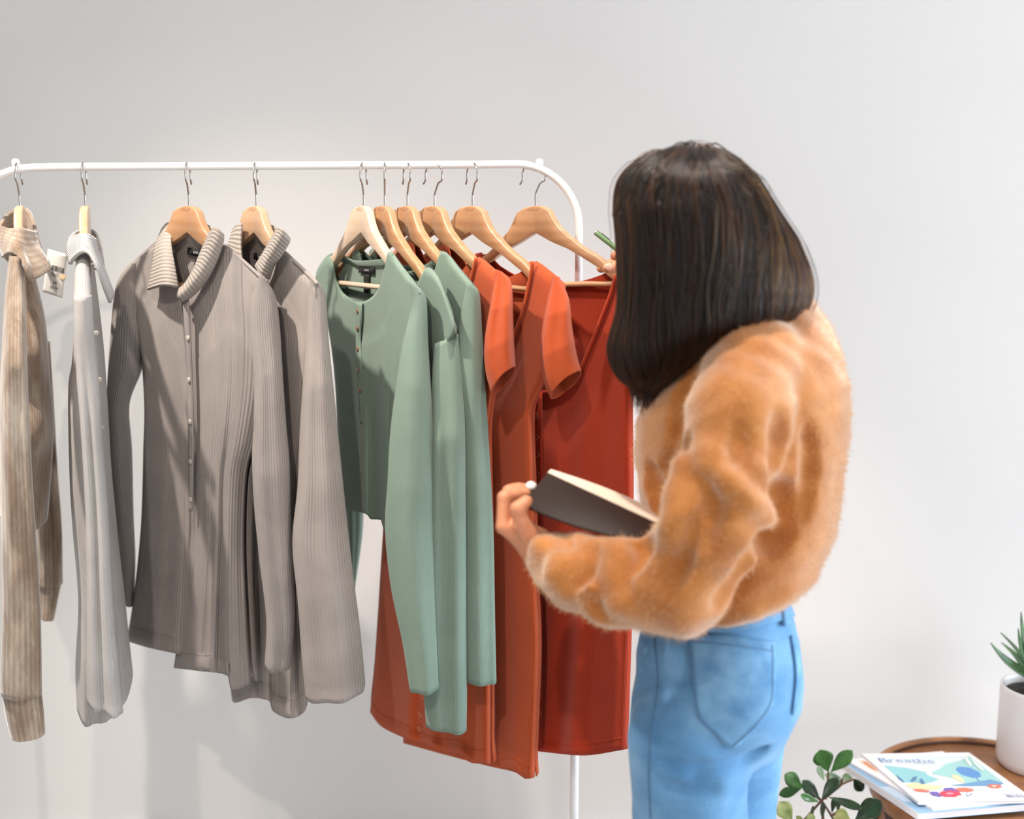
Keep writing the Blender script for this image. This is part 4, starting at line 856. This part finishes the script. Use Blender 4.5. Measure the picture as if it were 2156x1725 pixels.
ST = np.concatenate([strands(5200, 300, 400, 0.006, 1), strands(2600, 380, 620, 0.004, 2), strands(160, 300, 420, 0.013, 3, 26)])
taper = np.linspace(1, 0.35, 22)
hair_obj('hair_strands', ST, 0.00050*taper, M['hair'], hairb, 'stuff')

# ---- notebook
nb = empty('notebook', w1(1240, 1080, 1.47), 'dark brown notebook with cream pages resting on the mustard sleeve', 'notebook')
A_, D_, B_, C_ = w1(1153, 996, 1.545), w1(1392, 1106, 1.455), w1(1098, 1062, 1.475), w1(1396, 1148, 1.405)
def slab(name, mat, g4, thick, nrm, curvef=None, nu=24, nv=12, label=None):
    a, d, c, b = [np.asarray(q, float) for q in g4]
    u, v = np.meshgrid(np.linspace(0, 1, nu), np.linspace(0, 1, nv)); u, v = u[..., None], v[..., None]
    P = (1-u)*(1-v)*a+u*(1-v)*d+u*v*c+(1-u)*v*b
    if curvef: P = P+curvef(u, v)
    nrm = np.asarray(nrm, float); nrm /= np.linalg.norm(nrm); Q = P-nrm*thick
    V = np.vstack([P.reshape(-1, 3), Q.reshape(-1, 3)]); n = nu*nv; F = [tuple(f) for f in grid_faces(nv, nu)]+[tuple(f[::-1]+n) for f in grid_faces(nv, nu)]
    rim = [k for k in range(nu)]+[k*nu+nu-1 for k in range(1, nv)]+[(nv-1)*nu+k for k in range(nu-2, -1, -1)]+[k*nu for k in range(nv-2, 0, -1)]
    for i in range(len(rim)): p, q = rim[i], rim[(i+1) % len(rim)]; F.append((p, p+n, q+n, q))
    o = mk(name, V, F, mat, nb, smooth=True, label=label); m = o.modifiers.new('es', 'EDGE_SPLIT'); m.split_angle = math.radians(40); return o
nrm = np.cross(D_-A_, B_-A_); nrm = nrm if nrm@(CAM-A_) > 0 else -nrm; nu_ = nrm/np.linalg.norm(nrm)
slab('cover', M['bookcover'], (A_, D_, C_, B_), 0.003, nrm, lambda u, v: (nu_*0.010*np.sin(PI*u)*v - np.array([0, 0, 0.016])*np.sin(PI*np.clip(u*1.05, 0, 1))*v**2), label='dark brown soft cover')
E_, F_ = w1(1398, 1082, 1.54), w1(1160, 988, 1.556)
slab('pages', M['pages'], (F_, E_, D_+[0, 0.002, 0.0005], A_+[0, .002, .0005]), 0.012, (0, -0.3, 1), lambda u, v: np.array([0, 0, 0.004])*np.sin(PI*u)*(1-v), label='cream page block')
slab('back_cover', M['bookcover'], (F_+[0, .006, -.012], E_+[0, .006, -.012], C_+[0, .05, 0], B_+[0, .04, 0]), 0.003, (0, -1, .3))

# ---- pen
pen = empty('pen', w1(1290, 522, 1.868), 'slim green pen held in the raised hand', 'pen')
pa, pb = w1(1254, 490, 1.868), w1(1352, 566, 1.868)
tube('barrel', np.array([pa+(pb-pa)*t for t in (0, .02, .3, .7, 1)]), np.array([.0034, .0040, .0040, .0040, .0036]), M['pen'], pen, 14)
pn = np.array([.55, -.35, .76]); tube('clip', np.array([pa+(pb-pa)*t+pn*.0052 for t in (.01, .1, .2, .33)]), .0009, M['steel'], pen, 6)
tube('end_cap', np.array([pa-(pb-pa)*.015, pa+(pb-pa)*.02]), .0036, M['steel'], pen, 12)

# ------------------------------------------------------------------ side table, magazines, plants
TZ = 0.37
tcx, tcy, tr = w1(2092, 1640, 2.085)[0], 2.085, 0.222
tb = empty('side_table', (tcx, tcy, 0), 'round carved wooden side table under the magazines', 'table')
lathe('tabletop', [(0.0005, -.03), (0.0005, 0), (tr*.5, 0), (tr*.93, 0), (tr*.93, -.03)], (tcx, tcy, TZ), M['tablewood'], tb, 72)
lathe('rim', [(tr*.93, -.02), (tr*.935, .006), (tr*.95, .010), (tr*.99, .009), (tr, .004), (tr, -.016), (tr*.97, -.022), (tr*.93, -.02)], (tcx, tcy, TZ), M['tablewood'], tb, 72)
lathe('rim_groove', [(tr*.925, .0005), (tr*.925, .004), (tr*.938, .005), (tr*.938, .0005)], (tcx, tcy, TZ), M['tabledark'], tb, 72)
lathe('apron', [(tr*.95, -.018), (tr*.955, -.055), (tr*.93, -.06), (tr*.90, -.055), (tr*.90, -.02)], (tcx, tcy, TZ), M['tablewood'], tb, 64)
for k in range(4):
    a = PI/4+k*PI/2+0.25; ca, sa = math.cos(a), math.sin(a)
    P = np.array([(tcx+tr*q*ca, tcy+tr*q*sa, z) for q, z in ((.86, TZ-.03), (.86, TZ-.09), (.80, .20), (.72, .09), (.78, 0.0))])
    tube('leg', curve(P, 16), np.interp(np.linspace(0, 1, 16), [0, .3, .7, 1], [.019, .016, .011, .013]), M['tablewood'], tb, 12)
for k in range(14):
    a = 2*PI*k/14+0.2; c = np.array([tcx+tr*.9555*math.cos(a), tcy+tr*.9555*math.sin(a), TZ-.036]); n = np.array([math.cos(a), math.sin(a), 0]); t = np.array([-math.sin(a), math.cos(a), 0])
    V = [c+t*.012+[0, 0, .012]+n*.0015, c-t*.012+[0, 0, .012]+n*.0015, c+n*.0015-[0, 0, .014], c+t*.012+[0, 0, .012]-n*.004, c-t*.012+[0, 0, .012]-n*.004, c-n*.004-[0, 0, .014]]
    mk('carved_notch', V, [(0, 1, 2), (5, 4, 3), (0, 3, 4, 1), (1, 4, 5, 2), (2, 5, 3, 0)], M['tabledark'], tb, smooth=False)

def X4(x, y): return (1760+x/5.4444, 1560+y/5.4444)
def flat(z): return lambda pts: WZ(np.array([X4(*p) for p in pts], float), z)
def magazine(label, z0, th, A, Bp, Dp, wlen, cover, group='magazines on the side table'):
    a, b, d = WZ(np.array([A, Bp, Dp], float), z0+th); e = (d-a)/np.linalg.norm(d-a) if wlen else None
    if wlen: d = a+e*wlen
    c = b+(d-a); g = empty('magazine', ((a+c)/2*[1, 1, 0]+[0, 0, z0]), label, 'magazine', group)
    def block(name, mat, z1, z2, ins):
        m_ = (a+b+c+d)/4; q = [p+(m_-p)*ins for p in (a, b, c, d)]; V = [np.array([p[0], p[1], z1]) for p in q]+[np.array([p[0], p[1], z2]) for p in q]
        mk(name, V, [(3, 2, 1, 0), (4, 5, 6, 7), (0, 1, 5, 4), (1, 2, 6, 5), (2, 3, 7, 6), (3, 0, 4, 7)], mat, g, smooth=False)
    block('pages', M['paperwhite'], z0+.0006, z0+th-.0006, 0.006); block('front_cover', cover, z0+th-.0006, z0+th, 0); block('back_cover', cover, z0, z0+.0006, 0)
    V = [a+[0, 0, 0], b, b-[0, 0, th], a-[0, 0, th]]; n = np.cross(b-a, [0, 0, 1.0]); n /= np.linalg.norm(n); n = n if n[0] < 0 else -n
    V2 = [p+n*.0008 for p in V]; mk('spine', V+V2, [(0, 1, 2, 3), (7, 6, 5, 4), (0, 4, 5, 1), (1, 5, 6, 2), (2, 6, 7, 3), (3, 7, 4, 0)], M['paperwhite'], g, smooth=False)
    return g
M['paperwhite'] = plain('white_paper', lin(236, 235, 238), 0.6); M['coverblue'] = plain('pale_blue_cover', lin(150, 188, 220), 0.35); M['coverwhite'] = plain('glossy_white_cover', lin(246, 245, 246), 0.3)
z0 = TZ+.0105
g3 = magazine('thick pale blue magazine at the bottom of the pile on the table', z0, .013, (1773, 1605), (1934, 1713), (1890, 1596), .235, M['coverblue'])
def prints(g, z, name, items):
    for k, (mat, pts) in enumerate(items):
        P = flat(z+.0002+.00006*k)(pts); mk(name, P, [tuple(range(len(P)))[::-1] if np.cross(P[1]-P[0], P[2]-P[1])[2] < 0 else tuple(range(len(P)))], mat, g, smooth=False)
C_ = lambda n, r, g_, b: plain(n, lin(r, g_, b), 0.35)
prints(g3, z0+.013, 'cover_print', [(C_('print_sky', 196, 216, 236), [(500, 530), (640, 520), (760, 600), (900, 700), (780, 700)])])
z1 = z0+.0132
g2 = magazine('thin white magazine with an orange print, in the middle of the pile', z1, .0045, (1780, 1599.5), (1965, 1703), (1984, 1582), 0, M['coverwhite'])
prints(g2, z1+.0045, 'cover_print', [(C_('print_peach', 244, 214, 190), [(255, 235), (330, 225), (500, 350), (460, 356), (390, 320)]), (C_('print_orange', 226, 150, 104), [(300, 250), (345, 240), (470, 340), (420, 330)])])
z2 = z1+.0047
def mtop(): return magazine('white illustrated magazine titled Breathe lying on top of the pile', z2, .0055, (1815, 1587.5), (1934.5, 1689), (2040, 1584.5), 0, M['coverwhite'])
g1 = mtop(); zt = z2+.0055
def ellp(cx, cy, rx, ry, n=18, rot=0.0, wob=0.0):
    return [(cx+(rx*math.cos(t)*(1+wob*math.sin(7*t)))*math.cos(rot)-(ry*math.sin(t)*(1+wob*math.sin(7*t)))*math.sin(rot), cy+(rx*math.cos(t))*math.sin(rot)+(ry*math.sin(t)*(1+wob*math.sin(7*t)))*math.cos(rot)) for t in np.linspace(0, 2*PI, n, endpoint=False)]
cT, cT2, cS, cB, cH, cY, cR, cO, cP, cL = C_('print_teal', 150, 208, 214), C_('print_mint', 168, 218, 216), C_('print_pale', 226, 238, 246), C_('print_tree', 92, 150, 212), C_('print_hill', 112, 164, 206), C_('print_sand', 246, 228, 180), C_('print_red', 228, 66, 92), C_('print_coral', 240, 122, 100), C_('print_violet', 122, 98, 186), C_('print_line', 84, 134, 180)
items = [(cS, [(470, 195), (900, 178), (1515, 172), (1440, 226), (1250, 270), (1180, 330), (1040, 362), (800, 310), (550, 284)]),
         (cT, [(545, 284), (800, 310), (1030, 362), (1055, 395), (1185, 442), (1120, 470), (1030, 492), (880, 480), (770, 478)]),
         (cT2, [(1100, 358), (1180, 330), (1250, 270), (1440, 226), (1530, 178), (1620, 250), (1760, 355), (1920, 478), (1770, 445), (1660, 460), (1480, 490), (1390, 440), (1200, 400), (1100, 385)]),
         (cH, [(1305, 512), (1480, 490), (1660, 462), (1770, 443), (1860, 470), (1925, 486), (1880, 514), (1500, 522)]),
         (cB, ellp(1520, 362, 150, 52, 22, 0.28, 0.05)), (cB, [(1610, 420), (1650, 462), (1630, 462), (1600, 425)]), (cY, [(1318, 388), (1400, 398), (1475, 455), (1460, 485), (1350, 432)]),
         (cY, [(790, 505), (900, 480), (1010, 500), (1250, 520), (1150, 560), (880, 550)]),
         (cP, ellp(1320, 568, 90, 28, 20, 0.1, 0.12)), (cP, ellp(1150, 612, 75, 24, 20, 0.2, 0.1)), (cO, ellp(1475, 562, 105, 24, 24, 0.05, 0.1)), (cR, ellp(1310, 608, 125, 36, 28, 0.0, 0.1)), (cO, ellp(985, 572, 95, 14, 20, 0.1, 0.1)),
         (cO, ellp(1820, 520, 78, 22, 26, 0.05, 0.2)), (C_('print_centre', 255, 240, 214), ellp(1815, 520, 28, 8)), (C_('print_pinkcentre', 250, 150, 170), ellp(1305, 606, 46, 13)),
         (cL, [(690, 385), (745, 430), (790, 475), (765, 470), (715, 435)]), (cL, [(850, 460), (890, 415), (935, 405), (915, 445), (885, 466)]), (cL, [(960, 440), (985, 432), (1020, 480), (1000, 500), (970, 480)]),
         (C_('print_frond', 232, 242, 236), [(1470, 190), (1500, 185), (1560, 270), (1545, 298), (1500, 250)]), (C_('print_frond2', 232, 242, 236), [(1540, 200), (1580, 225), (1710, 345), (1670, 340), (1590, 270)]),
         (cL, [(1495, 590), (1502, 590), (1506, 636), (1496, 636)]), (cL, [(1500, 634), (1560, 600), (1575, 602), (1510, 637)]),
         (cL, [(1880, 602), (2130, 596), (2131, 599), (1881, 605)])]
prints(g1, zt, 'cover_print', items)
def mag_text(txt, x0, x1, yb, h, mat, lean, slope, name):
    V, F = text_mesh(txt, -0.016); pts = [(x0+(x1-x0)*q[0]-lean*q[1]*h, yb+slope*q[0]-h*q[1]) for q in V]
    mk(name, flat(zt+.0019)(pts), F, mat, g1, smooth=False)
ink = C_('print_title', 74, 120, 176); mag_text('Breathe', 515, 1140, 237, 42, ink, 1.0, 15, 'title_lettering')
mag_text('The Energy Special', 560, 1170, 262, 22, C_('print_subtitle', 240, 196, 176), 1.0, 14, 'subtitle_lettering')
bars = []; x = 1935; rr = random.Random(5)
while x < 2120:
    w_ = rr.choice([4, 7, 10]); bars.append((x, w_)); x += w_+rr.choice([5, 8, 11])
V, F = [], []
for k, (x, w_) in enumerate(bars): V.append(flat(zt+.0019)([(x, 614), (x+w_, 614), (x+w_+40, 648), (x+40, 648)])); F.append((4*k+3, 4*k+2, 4*k+1, 4*k))
mk('barcode', np.vstack(V), F, C_('print_barcode', 120, 128, 160), g1, smooth=False)
sf_ = []
for cx_, yb in ((520, 238), (598, 240), (930, 249), (1005, 250)): sf_.append([(cx_-14, yb-2), (cx_+26, yb-1), (cx_+28, yb+2), (cx_-12, yb+1)])
for k, q in enumerate(sf_): mk('title_serif', flat(zt+.0019)(q), [(3, 2, 1, 0)], ink, g1, smooth=False)

def leaf_geo(base, tip, width, nrm, curl=0.15, fold=0.12, nl=12, nw=6, shape='obovate'):
    base, tip, nrm = np.asarray(base, float), np.asarray(tip, float), np.asarray(nrm, float); ax = tip-base; L = np.linalg.norm(ax); ax = ax/L
    nrm = nrm-ax*(nrm@ax); nrm /= np.linalg.norm(nrm); sd = np.cross(ax, nrm); t = np.linspace(0, 1, nl)
    w_ = (np.sin(PI*np.clip(t, 0, 1)**1.5)**0.75 if shape == 'obovate' else np.sin(PI*t**0.8)**0.9 if shape == 'ellip' else (1-t)**0.7*(0.75+0.5*np.sin(PI*t)))*width/2+0.0003
    s = np.linspace(-1, 1, nw); P = base+ax*(t*L)[:, None, None]+nrm*(curl*L*np.sin(PI*t)*1.0)[:, None, None]
    P = P+sd*(w_[:, None]*s[None])[..., None]+nrm*(fold*w_[:, None]*np.abs(s)[None])[..., None]
    return P
def leaf(name, parent, mat, base, tip, width, nrm=(0, -1, .5), curl=0.1, fold=0.2, shape='obovate', solid=0.0006, nl=12):
    P = leaf_geo(base, tip, width, nrm, curl, fold, nl=nl, shape=shape); return mk(name, P.reshape(-1, 3), grid_faces(*P.shape[:2]), mat, parent, solid=solid)
def X5(x, y): return (1630+x/8.624, 1560+y/8.624)
pc = np.array([w1(1750, 1725, 2.1)[0], 2.1, 0.0])
pl = empty('potted_plant', pc, 'bushy plant with glossy oval green leaves on brown stems beside the table', 'plant')
lathe('pot', [(0.001, 0), (.075, 0), (.09, .10), (.096, .155), (.088, .155), (.084, .13), (.001, .13)], pc, M['ceramic'], pl, 40)
lathe('soil', [(.086, .132), (.04, .14), (.001, .142)], pc, M['soil'], pl, 24)
LEAVES = [((985, 570), (830, 165), 350, 'leaf', 2.10), ((1025, 575), (1420, 175), 240, 'leaf', 2.10), ((905, 725), (800, 450), 110, 'leafpale', 2.08), ((1235, 690), (915, 620), 130, 'leafpale', 2.11), ((865, 1060), (1160, 675), 210, 'leafdark', 2.06), ((965, 985), (1240, 705), 120, 'leafpale', 2.10),
          ((1445, 705), (1235, 650), 150, 'leafpale', 2.12), ((1440, 690), (1610, 915), 190, 'leafdark', 2.13), ((525, 855), (190, 610), 260, 'leaf', 2.08), ((520, 850), (85, 990), 170, 'leaf', 2.06), ((840, 1075), (510, 720), 210, 'leafdark', 2.07), ((825, 1115), (480, 985), 130, 'leaf', 2.05), ((980, 1020), (1620, 1240), 150, 'leafdark', 2.05),
          ((1465, 1440), (1945, 1095), 340, 'leafdark', 2.04), ((1045, 1320), (1110, 1020), 95, 'leafdark', 2.06), ((1150, 1300), (1190, 1030), 95, 'leafdark', 2.07), ((1390, 1450), (1110, 1290), 240, 'leaflime', 2.03), ((330, 1480), (90, 1110), 300, 'leaflime', 2.03), ((870, 1440), (890, 1110), 85, 'leafdark', 2.05), ((540, 1470), (740, 1370), 150, 'leaflime', 2.02), ((1060, 1440), (1290, 1360), 180, 'leaflime', 2.0), ((1800, 1500), (1960, 1230), 200, 'leafdark', 2.09), ((420, 1470), (480, 1370), 120, 'leaflime', 2.02), ((700, 1400), (710, 1180), 60, 'leafdark', 2.06)]
rl = random.Random(4)
for b, t, wd, mt, Y in LEAVES:
    base, tip = w1(*X5(*b), Y), w1(*X5(*t), Y+rl.uniform(-.012, .012))
    leaf('leaf', pl, M[mt], base, tip, wd/8.624*Y/2500/.94*1.06, (rl.uniform(-.3, .3), -1, rl.uniform(.2, .7)), -0.06+rl.uniform(-.04, .06), 0.22)
def stem(pts, Y, r=0.0022):
    P = [w1(*X5(*p), Y) for p in pts]; tube('stem', curve(P, 24), np.linspace(r*1.2, r*.8, 24), M['stem'], pl, 8)
for pts, Y in (([(300, 1700), (620, 1360), (870, 1080), (1000, 985), (1230, 795), (1440, 708)], 2.07), ([(1290, 1800), (1060, 1400), (860, 1080)], 2.06), ([(870, 1095), (700, 970), (520, 850)], 2.075), ([(930, 1060), (960, 880), (985, 570)], 2.09), ([(1020, 1380), (1150, 1290), (1200, 1240)], 2.05), ([(1230, 795), (1235, 690)], 2.09)):
    stem(pts, Y)
for pts, Y in (([(300, 1700), (700, 2400)], 2.07), ([(1290, 1800), (1150, 2400)], 2.06), ([(870, 1120), (900, 1700), (950, 2400)], 2.06)):
    P = [w1(*X5(*p), Y) for p in pts]; P.append(pc+np.array([rl.uniform(-.02, .02), 0, .135])); tube('stem', curve(P, 20), .003, M['stem'], pl, 8)

pot_c = np.array([w1(2190, 1440, 2.19)[0], 2.19, TZ])
pp = empty('potted_succulent', pot_c, 'succulent with pointed green leaves in a white cylindrical pot on the table', 'plant')
PR_ = 0.0715
lathe('pot', [(0.001, 0), (PR_*.86, 0), (PR_*.95, .006), (PR_, .02), (PR_, .158), (PR_*.985, .163), (PR_*.93, .163), (PR_*.90, .158), (PR_*.90, .14)], pot_c, M['ceramic'], pp, 64)
lathe('soil', [(PR_*.92, .146), (PR_*.4, .150), (.001, .152)], pot_c, M['soil'], pp, 32)
top = pot_c+[0, 0, .15]
for tp, bp, wd in (((2086, 1354), (2178, 1420), .020), ((2144, 1324), (2182, 1410), .020), ((2150, 1289), (2190, 1405), .018)):
    leaf('leaf', pp, M['succulent'], w1(bp[0], bp[1]+10, 2.175), w1(tp[0], tp[1], 2.16), wd, (.2, -.8, .6), -0.10, 0.3, 'blade', 0.002)
for k in range(12):
    a = 2*PI*k/12+.3
    if math.cos(a) < -0.75: continue
    el = [0.5, 0.9, 1.2][k % 3]; Ld = .13
    leaf('leaf', pp, M['succulent'], top+[0.01*math.cos(a), 0.01*math.sin(a), 0], top+Ld*np.array([math.cos(a)*math.cos(el), math.sin(a)*math.cos(el), math.sin(el)]), .022, (-math.cos(a)*.3, -math.sin(a)*.3, 1), 0.1, 0.3, 'blade', 0.002)
